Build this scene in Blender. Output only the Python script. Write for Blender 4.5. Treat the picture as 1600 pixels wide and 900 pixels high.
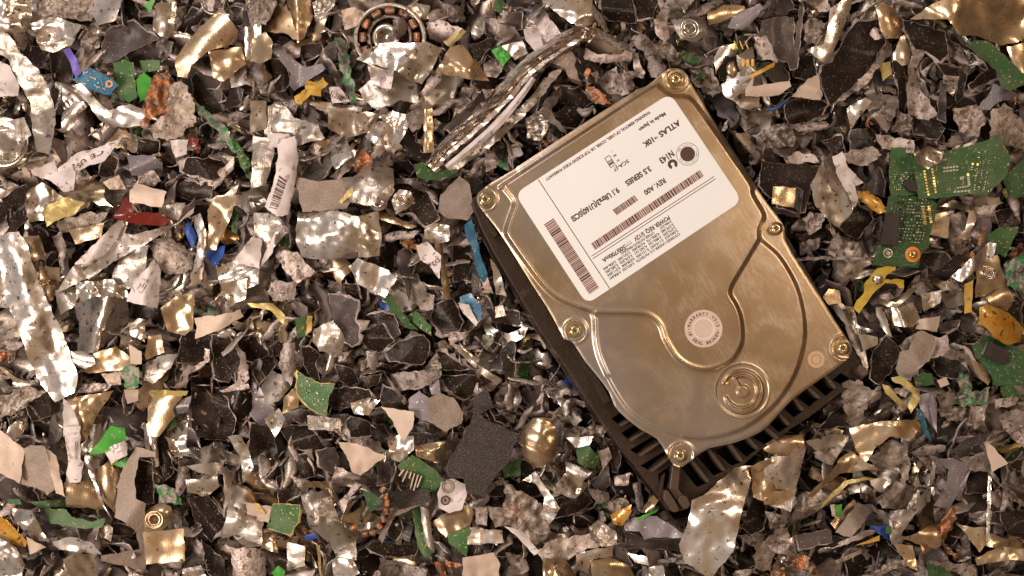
import bpy, math, random
import numpy as np
from mathutils import Vector, Matrix, noise
from mathutils.geometry import delaunay_2d_cdt

for o in list(bpy.data.objects): bpy.data.objects.remove(o)
SC = bpy.context.scene
COL = SC.collection
R = math.radians
# one scene unit is about 27 mm, 100 units of the layout sheet used below
SC.unit_settings.scale_length = 0.0272

# ------------------------------------------------------------------ camera
H = 22.0
cam = bpy.data.cameras.new("camera"); co = bpy.data.objects.new("camera", cam); COL.objects.link(co)
co.location = (0, 0, H); co.rotation_euler = (0, 0, 0)
cam.sensor_width = 36; cam.lens = 36 * H / 16.0; cam.clip_start = 0.1; cam.clip_end = 400
cam.dof.use_dof = True; cam.dof.focus_distance = H + 0.1; cam.dof.aperture_fstop = 1.1
SC.camera = co

# ------------------------------------------------------------------ light: a dim brown room and two soft lamps at the left
W_ = bpy.data.worlds.new("World"); SC.world = W_; W_.use_nodes = True
nt = W_.node_tree; bg = nt.nodes['Background']
tc = nt.nodes.new('ShaderNodeTexCoord'); sx = nt.nodes.new('ShaderNodeSeparateXYZ')
nt.links.new(tc.outputs['Generated'], sx.inputs[0])
rp = nt.nodes.new('ShaderNodeValToRGB')
mr = nt.nodes.new('ShaderNodeMapRange'); mr.inputs[1].default_value = -1; mr.inputs[2].default_value = 1; mr.inputs[3].default_value = -0.2; mr.inputs[4].default_value = 0.72
nt.links.new(sx.outputs[0], mr.inputs[0])
ns = nt.nodes.new('ShaderNodeTexNoise'); ns.inputs['Scale'].default_value = 2.6; ns.inputs['Detail'].default_value = 2
nt.links.new(tc.outputs['Generated'], ns.inputs['Vector'])
ad = nt.nodes.new('ShaderNodeMath'); ad.operation = 'MULTIPLY_ADD'; ad.inputs[1].default_value = 0.55; 
nt.links.new(ns.outputs[0], ad.inputs[0]); nt.links.new(mr.outputs[0], ad.inputs[2])
nt.links.new(ad.outputs[0], rp.inputs[0])
e = rp.color_ramp.elements
e[0].position = 0.0; e[0].color = (0.20, 0.18, 0.18, 1)
e[1].position = 1.0; e[1].color = (0.07, 0.042, 0.025, 1)
for p, c in ((0.3, (0.56, 0.48, 0.43, 1)), (0.47, (0.38, 0.305, 0.25, 1)), (0.60, (0.42, 0.295, 0.19, 1)), (0.74, (0.31, 0.20, 0.12, 1))):
    q = rp.color_ramp.elements.new(p); q.color = c
nt.links.new(rp.outputs[0], bg.inputs['Color']); bg.inputs['Strength'].default_value = 0.93

def lamp(name, loc, size, energy, color, target=(0, 0, 0), sy=None):
    l = bpy.data.lights.new(name, 'AREA'); l.energy = energy; l.color = color
    l.shape = 'RECTANGLE'; l.size = size; l.size_y = sy or size
    o = bpy.data.objects.new(name, l); COL.objects.link(o); o.location = loc
    o.rotation_euler = (Vector(target) - Vector(loc)).to_track_quat('-Z', 'Y').to_euler()
lamp("soft_lamp", (-14, -5, 15), 6, 3300, (1.0, 0.82, 0.67), sy=7)
lamp("window_lamp", (-9, 15, 17), 4.5, 1900, (1.0, 0.86, 0.80), sy=6)
lamp("side_lamp", (14, 6, 16), 2.5, 800, (1.0, 0.78, 0.56))
SC.view_settings.view_transform = 'Standard'; SC.view_settings.look = 'None'
SC.view_settings.exposure = 0.12; SC.view_settings.gamma = 1.0
SC.render.engine = 'CYCLES'

# ------------------------------------------------------------------ materials
M = {}
def mk(key, col, met=0.0, rough=0.5, bump=0.0, bscale=8.0, speck=None, sscale=30, sth=0.62, blot=None, bls=3.0, blth=0.5,
       rvar=0.0, var=0.25, rs=6.0, coat=0.0, bdist=0.03, bdet=5, spec=0.5, brush=0.0):
    m = bpy.data.materials.new(key); m.use_nodes = True; t = m.node_tree; N = t.nodes; L = t.links
    b = N['Principled BSDF']; b.inputs['Metallic'].default_value = met; b.inputs['Roughness'].default_value = rough
    b.inputs['Coat Weight'].default_value = coat; b.inputs['Specular IOR Level'].default_value = spec
    tcn = N.new('ShaderNodeTexCoord'); oi = N.new('ShaderNodeObjectInfo')
    va = N.new('ShaderNodeVectorMath'); va.operation = 'ADD'
    cx = N.new('ShaderNodeMath'); cx.operation = 'MULTIPLY'; cx.inputs[1].default_value = 37.0
    L.new(oi.outputs['Random'], cx.inputs[0]); L.new(tcn.outputs['Object'], va.inputs[0]); L.new(cx.outputs[0], va.inputs[1])
    V = va.outputs[0]
    rgb = N.new('ShaderNodeRGB'); rgb.outputs[0].default_value = (*col, 1); cur = rgb.outputs[0]
    def noise_mask(scale, th, width, detail=3):
        n = N.new('ShaderNodeTexNoise'); n.inputs['Scale'].default_value = scale; n.inputs['Detail'].default_value = detail
        n.inputs['Roughness'].default_value = 0.6
        L.new(V, n.inputs['Vector'])
        r = N.new('ShaderNodeMapRange'); r.inputs[1].default_value = th - width; r.inputs[2].default_value = th + width
        L.new(n.outputs[0], r.inputs[0]); return r.outputs[0]
    def mix(fac, a, c):
        x = N.new('ShaderNodeMix'); x.data_type = 'RGBA'; L.new(fac, x.inputs[0]); L.new(a, x.inputs[6])
        if isinstance(c, tuple): x.inputs[7].default_value = (*c, 1)
        else: L.new(c, x.inputs[7])
        return x.outputs[2]
    if blot: cur = mix(noise_mask(bls, blth, 0.10), cur, blot)
    if speck: cur = mix(noise_mask(sscale, sth, 0.02, 1), cur, speck)
    if var:
        hv = N.new('ShaderNodeHueSaturation'); mp = N.new('ShaderNodeMapRange')
        mp.inputs[3].default_value = 1 - var; mp.inputs[4].default_value = 1 + var
        L.new(oi.outputs['Random'], mp.inputs[0]); L.new(mp.outputs[0], hv.inputs['Value']); L.new(cur, hv.inputs['Color']); cur = hv.outputs[0]
    L.new(cur, b.inputs['Base Color'])
    if rvar:
        n = noise_mask(rs, 0.5, 0.3); q = N.new('ShaderNodeMapRange'); q.inputs[3].default_value = max(0.03, rough - rvar); q.inputs[4].default_value = rough + rvar
        L.new(n, q.inputs[0]); L.new(q.outputs[0], b.inputs['Roughness'])
    if bump and brush:
        mpn = N.new('ShaderNodeMapping'); mpn.inputs['Scale'].default_value = (95, 6, 30); L.new(V, mpn.inputs[0])
        nb_ = N.new('ShaderNodeTexNoise'); nb_.inputs['Scale'].default_value = 1.0; nb_.inputs['Detail'].default_value = 3; L.new(mpn.outputs[0], nb_.inputs['Vector'])
    if bump:
        n = N.new('ShaderNodeTexNoise'); n.inputs['Scale'].default_value = bscale; n.inputs['Detail'].default_value = bdet
        n.inputs['Roughness'].default_value = 0.6
        L.new(V, n.inputs['Vector']); bp = N.new('ShaderNodeBump'); bp.inputs['Strength'].default_value = bump; bp.inputs['Distance'].default_value = bdist
        L.new(n.outputs[0], bp.inputs['Height']); L.new(bp.outputs[0], b.inputs['Normal'])
        if brush:
            b2 = N.new('ShaderNodeBump'); b2.inputs['Strength'].default_value = brush; b2.inputs['Distance'].default_value = 0.008
            L.new(nb_.outputs[0], b2.inputs['Height']); L.new(bp.outputs[0], b2.inputs['Normal']); L.new(b2.outputs[0], b.inputs['Normal'])
    M[key] = m; return m

mk('K', (0.017, 0.0105, 0.0075), 0, 0.30, 0.3, 16, (0.20, 0.16, 0.13), 34, 0.69, (0.034, 0.023, 0.017), 3, 0.55, spec=0.20)           # black painted casting
mk('D', (0.046, 0.033, 0.030), 0, 0.34, 0.25, 12, (0.30, 0.26, 0.23), 30, 0.72, (0.075, 0.058, 0.053), 3, 0.5, spec=0.28)              # charcoal grey
mk('H', (0.24, 0.205, 0.225), 0.3, 0.40, 0.15, 12, (0.6, 0.56, 0.56), 24, 0.70, (0.19, 0.17, 0.18), 3, 0.55)                # violet grey
mk('G', (0.41, 0.345, 0.33), 0.55, 0.38, 0.9, 12, (0.13, 0.095, 0.075), 10, 0.62, (0.21, 0.165, 0.145), 3.5, 0.5, var=0.45)          # broken aluminium edge
mk('E', (0.44, 0.375, 0.36), 0.4, 0.42, 0.9, 14, None, 8, 0.6, (0.20, 0.155, 0.13), 6, 0.52, var=0.3)                      # torn rim
mk('S', (0.76, 0.69, 0.63), 1, 0.25, 0.13, 2.6, (0.22, 0.17, 0.14), 14, 0.68, (0.66, 0.58, 0.51), 1.3, 0.56, rvar=0.13, var=0.2, bdet=2, brush=0.2)      # bright sheet metal
mk('A', (0.52, 0.465, 0.42), 0.8, 0.34, 0.5, 6, (0.16, 0.13, 0.11), 9, 0.66, (0.40, 0.345, 0.30), 2.5, 0.5, rvar=0.12, var=0.25, bdet=3, brush=0.45)            # dull scratched metal
mk('T', (0.52, 0.37, 0.23), 0.9, 0.26, 0.15, 3, (0.25, 0.19, 0.13), 12, 0.70, (0.58, 0.47, 0.33), 1.6, 0.56, rvar=0.1, var=0.22, bdet=2, brush=0.2)      # tan plated metal
mk('U', (0.29, 0.225, 0.185), 0.5, 0.46, 1.0, 13, (0.17, 0.135, 0.115), 15, 0.62, (0.46, 0.395, 0.35), 5, 0.54, var=0.22)               # crushed grit and metal
mk('X', (0.235, 0.185, 0.155), 0.1, 0.6, 0.6, 22, (0.36, 0.30, 0.25), 60, 0.62, (0.28, 0.22, 0.18), 3, .5, var=0.1)                               # taupe grained
mk('N', (0.035, 0.026, 0.023), 0, 0.75, 1.0, 60, (0.17, 0.14, 0.125), 75, 0.60, None, var=0.05)                              # sandpaper like black
mk('L', (0.50, 0.39, 0.32), 0, 0.48, 0.3, 10, (0.34, 0.25, 0.18), 12, 0.72, (0.56, 0.46, 0.37), 3, 0.58, var=0.08)             # cream plastic
mk('W', (0.62, 0.56, 0.57), 0, 0.45, 0.3, 9, (0.34, 0.28, 0.24), 9, 0.64, (0.48, 0.41, 0.385), 3, 0.54, var=0.05)               # white sticker paper
mk('P', (0.036, 0.100, 0.030), 0, 0.50, 0.25, 20, (0.36, 0.30, 0.16), 22, 0.68, (0.070, 0.115, 0.048), 3, 0.52, var=0.35, spec=0.3)    # green circuit board
mk('Q', (0.06, 0.33, 0.04), 0, 0.4, 0.15, 10, (0.25, 0.28, 0.18), 14, 0.66, (0.03, 0.20, 0.03), 3, 0.55, var=0.1)                            # bright green plastic
mk('J', (0.018, 0.10, 0.19), 0, 0.36, 0.2, 18, (0.50, 0.42, 0.30), 20, 0.70, (0.03, 0.16, 0.26), 4, 0.5, var=0.1, coat=0.3)     # blue circuit board
mk('B', (0.018, 0.06, 0.28), 0, 0.42, 0.3, 10, None, 8, 0.7, (0.03, 0.10, 0.36), 3, 0.55, var=0.1)                           # blue plastic
mk('V', (0.19, 0.15, 0.55), 0, 0.45, 0.3, 10, var=0.1)                                                                # purple plastic
mk('Y', (0.58, 0.34, 0.03), 0, 0.38, 0.5, 10, (0.25, 0.16, 0.06), 12, 0.66, (0.42, 0.24, 0.03), 4, 0.5, var=0.12)                           # yellow plastic
mk('Z', (0.40, 0.31, 0.11), 0.3, 0.35, 0.5, 9, (0.25, 0.2, 0.1), 12, 0.66, None, var=0.15)                                # yellowish plated edge
mk('O', (0.46, 0.18, 0.015), 0.3, 0.16, 0.6, 6, (0.16, 0.08, 0.03), 10, 0.64, (0.50, 0.30, 0.06), 4, 0.5, var=0.1, coat=0.6)                    # amber film
mk('C', (0.62, 0.26, 0.12), 0.75, 0.32, 1.0, 24, (0.30, 0.24, 0.20), 12, 0.56, (0.22, 0.10, 0.05), 5, 0.5, var=0.15)               # copper winding
mk('F', (0.13, 0.011, 0.007), 0, 0.22, 0.3, 8, (0.5, 0.3, 0.25), 14, 0.72, None, var=0.05, coat=0.5)                          # red plastic
mk('I', (0.30, 0.28, 0.235), 0.3, 0.5, 1.0, 14, (0.04, 0.22, 0.07), 9, 0.56, (0.10, 0.085, 0.07), 6, 0.56, var=0.12)                # grit crusted with green
mk('gold', (0.85, 0.60, 0.20), 0.9, 0.3, 0.3, 12, var=0.05)
mk('ink', (0.075, 0.035, 0.025), 0, 0.6, var=0)
mk('ink_soft', (0.56, 0.43, 0.40), 0, 0.6, var=0)
mk('solder', (0.62, 0.58, 0.50), 0.7, 0.32, 0.6, 14, var=0.1)
mk('silk', (0.50, 0.50, 0.38), 0, 0.5, var=0)
mk('chip', (0.034, 0.026, 0.025), 0, 0.55, 0.2, 12, None, 8, 0.6, (0.045, 0.036, 0.035), 4, 0.5, var=0.1, spec=0.2)
mk('ground', (0.030, 0.020, 0.014), 0, 0.8, 0.8, 2)
mk('screw', (0.72, 0.60, 0.36), 1, 0.20, 0.15, 6, var=0)
mk('chassis', (0.030, 0.017, 0.0105), 0.0, 0.40, 0.35, 22, (0.08, 0.055, 0.04), 26, 0.72, (0.038, 0.023, 0.015), 3, 0.5, var=0, spec=0.3)
mk('fin', (0.085, 0.056, 0.040), 0.1, 0.30, 0.3, 22, var=0)
mk('label', (0.82, 0.825, 0.865), 0, 0.36, 0.03, 6, (0.66, 0.57, 0.55), 3.1, 0.77, (0.79, 0.82, 0.84), 1.6, 0.5, var=0)
mk('seal', (0.66, 0.52, 0.455), 0, 0.42, 0.06, 6, None, 8, 0.7, (0.60, 0.47, 0.40), 3, 0.5, var=0)
mk('seal_tan', (0.56, 0.385, 0.235), 0.1, 0.42, 0.1, 6, var=0)

def cover_mat():
    m = mk('cover', (0.58, 0.455, 0.285), 0.92, 0.33, 0.0, var=0)
    t = m.node_tree; N = t.nodes; L = t.links; b = N['Principled BSDF']
    tcn = N.new('ShaderNodeTexCoord')
    n1 = N.new('ShaderNodeTexNoise'); n1.inputs['Scale'].default_value = 0.45; n1.inputs['Detail'].default_value = 1; n1.inputs['Distortion'].default_value = 0.2
    L.new(tcn.outputs['Object'], n1.inputs['Vector'])
    sp = N.new('ShaderNodeSeparateXYZ'); L.new(tcn.outputs['Object'], sp.inputs[0])
    gx = N.new('ShaderNodeMath'); gx.operation = 'MULTIPLY_ADD'; gx.inputs[1].default_value = 0.09; gx.inputs[2].default_value = -0.03; L.new(sp.outputs[0], gx.inputs[0])
    a = N.new('ShaderNodeMath'); a.operation = 'ADD'; L.new(gx.outputs[0], a.inputs[0]); L.new(n1.outputs[0], a.inputs[1])
    r = N.new('ShaderNodeValToRGB'); L.new(a.outputs[0], r.inputs[0])
    e = r.color_ramp.elements; e[0].position = 0.25; e[0].color = (0.44, 0.405, 0.40, 1); e[1].position = 0.72; e[1].color = (0.41, 0.295, 0.195, 1)
    q = r.color_ramp.elements.new(0.47); q.color = (0.44, 0.335, 0.22, 1)
    # hazy rubbed patches
    n2 = N.new('ShaderNodeTexNoise'); n2.inputs['Scale'].default_value = 1.5; n2.inputs['Detail'].default_value = 5; n2.inputs['Distortion'].default_value = 1.0
    L.new(tcn.outputs['Object'], n2.inputs['Vector'])
    mp = N.new('ShaderNodeMapping'); mp.inputs['Scale'].default_value = (15, 2.0, 1); mp.inputs['Rotation'].default_value = (0, 0, 0.6)
    L.new(tcn.outputs['Object'], mp.inputs[0])
    n3 = N.new('ShaderNodeTexNoise'); n3.inputs['Scale'].default_value = 1.6; n3.inputs['Detail'].default_value = 4; n3.inputs['Distortion'].default_value = 2.6; L.new(mp.outputs[0], n3.inputs['Vector'])
    mm = N.new('ShaderNodeMath'); mm.operation = 'MULTIPLY'; L.new(n2.outputs[0], mm.inputs[0]); L.new(n3.outputs[0], mm.inputs[1])
    mq = N.new('ShaderNodeMapRange'); mq.inputs[1].default_value = 0.24; mq.inputs[2].default_value = 0.36; mq.inputs[4].default_value = 0.85; L.new(mm.outputs[0], mq.inputs[0])
    x = N.new('ShaderNodeMix'); x.data_type = 'RGBA'; L.new(mq.outputs[0], x.inputs[0]); L.new(r.outputs[0], x.inputs[6]); x.inputs[7].default_value = (0.53, 0.435, 0.35, 1)
    L.new(x.outputs[2], b.inputs['Base Color'])
    rr = N.new('ShaderNodeMapRange'); rr.inputs[1].default_value = 0.3; rr.inputs[2].default_value = 0.7; rr.inputs[3].default_value = 0.29; rr.inputs[4].default_value = 0.37
    L.new(n2.outputs[0], rr.inputs[0]); L.new(rr.outputs[0], b.inputs['Roughness'])
    bp = N.new('ShaderNodeBump'); bp.inputs['Strength'].default_value = 0.10; bp.inputs['Distance'].default_value = 0.01
    L.new(n3.outputs[0], bp.inputs['Height']); L.new(bp.outputs[0], b.inputs['Normal'])
cover_mat()

# ------------------------------------------------------------------ helpers
def W(px, py, z):
    """sheet point (x right, y down, 100 to a unit) lying at height z, seen where it is drawn"""
    k = (H - z) / H
    return ((px - 800) / 100 * k, (450 - py) / 100 * k, z)

def tag(o, label=None, cat=None, group=None, kind=None):
    if label: o['label'] = label
    if cat: o['category'] = cat
    if group: o['group'] = group
    if kind: o['kind'] = kind
    return o

def link(name, verts, faces, mats, fm=None, parent=None, loc=None, smooth=True):
    me = bpy.data.meshes.new(name)
    me.from_pydata([tuple(v) for v in verts], [], [tuple(int(i) for i in f) for f in faces])
    for m in mats: me.materials.append(M[m])
    if fm is not None: me.polygons.foreach_set('material_index', list(fm))
    if smooth: me.polygons.foreach_set('use_smooth', [True] * len(me.polygons))
    me.update()
    o = bpy.data.objects.new(name, me); COL.objects.link(o)
    if loc is not None: o.location = loc
    if parent: o.parent = parent
    return o

def area2(p):
    x, y = p[:, 0], p[:, 1]
    return 0.5 * np.sum(x * np.roll(y, -1) - np.roll(x, -1) * y)
def seg_dist(P, poly, closed=True):
    A = np.asarray(poly, float); B = np.roll(A, -1, 0)
    if not closed: A, B = A[:-1], B[:-1]
    best = np.full(len(P), 1e9)
    for a, b in zip(A, B):
        d = b - a; L2 = max(1e-12, d @ d)
        t = np.clip(((P - a) @ d) / L2, 0, 1)
        q = P - (a + t[:, None] * d)
        best = np.minimum(best, np.einsum('ij,ij->i', q, q))
    return np.sqrt(best)
def inside(P, poly):
    A = np.asarray(poly, float); B = np.roll(A, -1, 0); r = np.zeros(len(P), bool)
    for a, b in zip(A, B):
        c = (a[1] > P[:, 1]) != (b[1] > P[:, 1])
        if a[1] != b[1]:
            xi = (b[0] - a[0]) * (P[:, 1] - a[1]) / (b[1] - a[1]) + a[0]
            r ^= c & (P[:, 0] < xi)
    return r
def sdf(P, poly): return seg_dist(P, poly) * np.where(inside(P, poly), 1, -1)
def sstep(x, w):
    t = np.clip((x + w) / (2 * w), 0, 1); return t * t * (3 - 2 * t)
def smooth_poly(pts, n=4, closed=True):
    p = np.asarray(pts, float); out = []; N = len(p)
    for i in range(N if closed else N - 1):
        g = lambda k: p[k % N] if closed else p[min(max(k, 0), N - 1)]
        a, b, c, d = g(i - 1), g(i), g(i + 1), g(i + 2)
        for k in range(n):
            t = k / n
            out.append(0.5 * ((2 * b) + (c - a) * t + (2 * a - 5 * b + 4 * c - d) * t * t + (3 * b - a - 3 * c + d) * t ** 3))
    if not closed: out.append(p[-1])
    return np.array(out)

def tri_poly(outer, interior, holes=()):
    """triangles filling outer (minus holes) with the interior points; boundary points come first"""
    pts = [tuple(p) for p in outer]; edges = [(i, (i + 1) % len(outer)) for i in range(len(outer))]
    for h in holes:
        b = len(pts); pts += [tuple(p) for p in h]; edges += [(b + i, b + (i + 1) % len(h)) for i in range(len(h))]
    nb = len(pts)
    pts += [tuple(p) for p in interior]
    vs, es, fs, ov, oe, of = delaunay_2d_cdt([Vector(p) for p in pts], edges, [], 0, 1e-6)
    V = np.array([(v[0], v[1]) for v in vs]); F = np.array([f for f in fs if len(f) == 3])
    c = V[F].mean(1); k = inside(c, outer)
    for h in holes: k &= ~inside(c, h)
    F = F[k]
    # orient upward in x-right y-down sheet space (so that z is up once y is flipped)
    a = V[F[:, 0]]; b = V[F[:, 1]]; d = V[F[:, 2]]
    cr = (b[:, 0] - a[:, 0]) * (d[:, 1] - a[:, 1]) - (b[:, 1] - a[:, 1]) * (d[:, 0] - a[:, 0])
    fl = cr > 0; F[fl] = F[fl][:, ::-1]
    return V, F, nb

def text2d(s, bold=0.0, _c={}):
    if (s, bold) in _c: return _c[(s, bold)]
    cu = bpy.data.curves.new('t', 'FONT'); cu.body = s; cu.resolution_u = 3; cu.offset = bold
    o = bpy.data.objects.new('t', cu); COL.objects.link(o)
    dg = bpy.context.evaluated_depsgraph_get(); me = bpy.data.meshes.new_from_object(o.evaluated_get(dg))
    V = np.array([v.co[:2] for v in me.vertices]) if len(me.vertices) else np.zeros((0, 2)); F = [list(p.vertices) for p in me.polygons]
    bpy.data.objects.remove(o); bpy.data.curves.remove(cu); bpy.data.meshes.remove(me)
    _c[(s, bold)] = (V, F); return V, F

class MB:
    """collects flat print on a surface: sheet coordinates in, vertices through a mapping out"""
    def __init__(s, fn): s.v = []; s.f = []; s.fn = fn
    def add(s, V, F):
        b = len(s.v)
        for p in V: s.v.append(s.fn(p[0], p[1]))
        for f in F:
            q = [V[i] for i in f]; a = sum(q[i][0] * q[(i + 1) % len(q)][1] - q[(i + 1) % len(q)][0] * q[i][1] for i in range(len(q)))
            s.f.append([b + i for i in (f if a < 0 else f[::-1])])
    def quad(s, *p): s.add(p, [[0, 1, 2, 3]])
    def line(s, a, b, w):
        a = np.array(a, float); b = np.array(b, float); d = (b - a) / np.linalg.norm(b - a); n = np.array((-d[1], d[0])) * w / 2
        s.quad(a + n, b + n, b - n, a - n)
    def text(s, t, a, b, cap, bold=0.012):
        V, F = text2d(t, bold)
        if not len(V): return
        a = np.array(a, float); b = np.array(b, float); L = np.linalg.norm(b - a); ex = (b - a) / L; ey = np.array((ex[1], -ex[0]))
        x0, x1 = V[:, 0].min(), V[:, 0].max()
        s.add([a + ex * (p[0] - x0) / (x1 - x0) * L + ey * p[1] / 0.70 * cap for p in V], F)
    def bars(s, q0, q1, q2, q3, seed=1, thin=0.5):
        """barcode between edge q0-q3 (start) and q1-q2 (end)"""
        q0, q1, q2, q3 = [np.array(q, float) for q in (q0, q1, q2, q3)]
        r = random.Random(seed); L = np.linalg.norm(q1 - q0); x = 0
        while x < L:
            w = r.choice((0.55, 0.55, 0.9, 1.5)) * thin * 2; w = min(w, L - x)
            t0, t1 = x / L, (x + w) / L
            s.quad(q0 + (q1 - q0) * t0, q0 + (q1 - q0) * t1, q3 + (q2 - q3) * t1, q3 + (q2 - q3) * t0)
            x += w + r.choice((0.6, 0.8, 1.3)) * thin * 2
    def disc(s, c, r, n=28, r0=0):
        if r0:
            P = [(c[0] + R_ * math.cos(2 * math.pi * i / n), c[1] + R_ * math.sin(2 * math.pi * i / n)) for R_ in (r, r0) for i in range(n)]
            s.add(P, [[i, (i + 1) % n, n + (i + 1) % n, n + i] for i in range(n)])
        else:
            s.add([(c[0] + r * math.cos(2 * math.pi * i / n), c[1] + r * math.sin(2 * math.pi * i / n)) for i in range(n)], [list(range(n))])
    def build(s, name, mat, parent, loc=None): return link(name, s.v, s.f, [mat], parent=parent, loc=loc, smooth=False)
# ================================================================== the setting: the dark bottom of the heap
link('ground', [(-14, -9, -2.3), (14, -9, -2.3), (14, 9, -2.3), (-14, 9, -2.3)], [(0, 1, 2, 3)], ['ground'])
tag(bpy.data.objects['ground'], kind='structure')

# ================================================================== the hard drive
ax = Vector((0.840, 0.5425, 0)).normalized(); ay = Vector((-ax.y, ax.x, 0))
TILT = R(5.0)
c0 = Vector(W(1030, 420, 0.05))
B0 = Matrix((ax, ay, Vector((0, 0, 1)))).transposed()
DM = B0 @ Matrix.Rotation(TILT, 3, 'Y')
drive = bpy.data.objects.new('hard_drive', None); COL.objects.link(drive)
drive.location = c0; drive.rotation_euler = DM.to_euler(); drive.empty_display_size = 0.5
tag(drive, 'whole hard disk drive with brass coloured cover and white label on shredded scrap', 'hard drive')
DI = np.array(DM.transposed()); CAM = np.array((0, 0, H)) - np.array(c0)
def DL(px, py, h=0.0):
    """sheet point -> drive's own frame, on its plane at height h"""
    d = DI @ np.array(((px - 800) / 100, (450 - py) / 100, -H)); o = DI @ CAM
    t = (h - o[2]) / d[2]; return (o[0] + t * d[0], o[1] + t * d[1], h)
def DLa(P, h): return np.array([DL(p[0], p[1], h) for p in P])

P1 = [(790,286),(900,214),(1015,139),(1030,136),(1038,142),(1045,147),(1055,150),(1072,151),(1085,160),(1117,205),(1146,247),(1173,287),(1177,305),(1190,327),(1194,340),(1187,357),(1186,368),
      (1193,378),(1215,397),(1232,422),(1246,450),(1255,485),(1258,518),(1254.6,546),(1245,578),(1230,607),(1205,638),(1165,668),(1128,681),(1090,686),(1052,679),(1014,663),(985,643),(967,620),(948,586),(935,555),(929.6,527),
      (928.6,500),(926,491),(920,485),(895,477),(870,465),(850,447),(830,422),(795,372),(791,360),(797,340),(804,317),(795,302),(787,292)]
BD = [(1184,376),(1155,425),(1142,448),(1141,461),(1150,476),(1157,495),(1160,518),(1158,538),(1145,561),(1126,573),(1103,578),(1079,573),(1060,561),(1050,548),(1039,529),(1031.6,508),(1018,495),(999.5,489.5),(952,488.5),(932,488)]
U1 = P1[:17] + BD + P1[39:]
COV = [(745,306),(750,299),(760,291),(772,283),(808,262),(809,260),(940,175),(991,143),(993,140),(1007,136),(1020,127),(1037,112),(1046,107.5),(1057,106.5),(1068,111),(1077,123),(1083,136),(1092,150),(1135,225),(1197,315),(1215,338),(1226,357),(1227,376),(1250,415),
       (1290,477),(1302,497),(1322,527),(1331,543),(1328,555),(1317,567),(1287,589),(1240,622),(1213,651),(1189,674),(1147,692),(1109,700),(1086,714),(1067,729),(1053,727),(1041,708),(1027,686),(1001,671),(977,652),(961,635),(952,613),(933,587),
       (914,564),(895,535),(882,530),(874,515),(855,480),(832,445),(795,385),(774,354),(757,333),(747,319)]
SCREWS = [(759,311),(1057,123),(1213,357),(1318,544),(1064,712),(898.5,517)]
P1s, U1s = smooth_poly(P1, 3), smooth_poly(U1, 3)
spc = (1160, 610)
def arc(r0, r1, a0, a1, n=26, c=spc): return [(c[0] + (r0 + (r1 - r0) * i / n) * math.cos(R(a0 + (a1 - a0) * i / n)), c[1] + (r0 + (r1 - r0) * i / n) * math.sin(R(a0 + (a1 - a0) * i / n))) for i in range(n + 1)]
spiral = arc(31, 31, 203, 360) + arc(31, 35, 0, 90)[1:] + arc(35, 28.5, 90, 157)[1:] + arc(27.5, 27.2, 157, 90)[1:] + arc(27.2, 23, 90, 0)[1:] + arc(23, 23, 0, -122)[1:] + [(1154.5, 600.5)]
def cover_h(P):
    h = 0.070 * sstep(sdf(P, P1s), 3.2) + 0.062 * sstep(sdf(P, U1s), 4.0)
    for i, s in enumerate(SCREWS):
        rr = (17, 18, 15, 19, 20, 18)[i]
        d = np.hypot(P[:, 0] - s[0], P[:, 1] - s[1])
        if i != 2: h += 0.028 * np.exp(-((d - rr) / 2.4) ** 2) - 0.02 * sstep(rr - d, 2.5)
    h += (0.034 - 0.024 * sstep(P[:, 0] - 1105, 25)) * np.exp(-(seg_dist(P, smooth_poly(BD, 3, False), False) / 3.2) ** 2)
    lft = smooth_poly(P1[34:], 3, False)
    h += 0.026 * np.exp(-(seg_dist(P, lft, False) / 3.4) ** 2)
    d = np.hypot(P[:, 0] - spc[0], P[:, 1] - spc[1])
    h += -0.010 * sstep(41.5 - d, 1.8) + 0.008 * np.exp(-((d - 42) / 1.5) ** 2)
    h += 0.052 * np.exp(-(seg_dist(P, spiral, False) / 1.9) ** 2)
    h += 0.035 * sstep(9.5 - np.hypot(P[:, 0] - 1161, P[:, 1] - 611.5), 1.8)
    # outer flange: faint rolled edge along the top side and a rib next to the left side
    h += 0.012 * np.exp(-(seg_dist(P, [(812, 266), (990, 150)], False) / 2.6) ** 2)
    return h
def resample(poly, step):
    out = []; P = np.asarray(poly, float)
    for a, b in zip(P, np.roll(P, -1, 0)):
        n = max(1, int(np.linalg.norm(b - a) / step)); out += [a + (b - a) * i / n for i in range(n)]
    return np.array(out)
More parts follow.
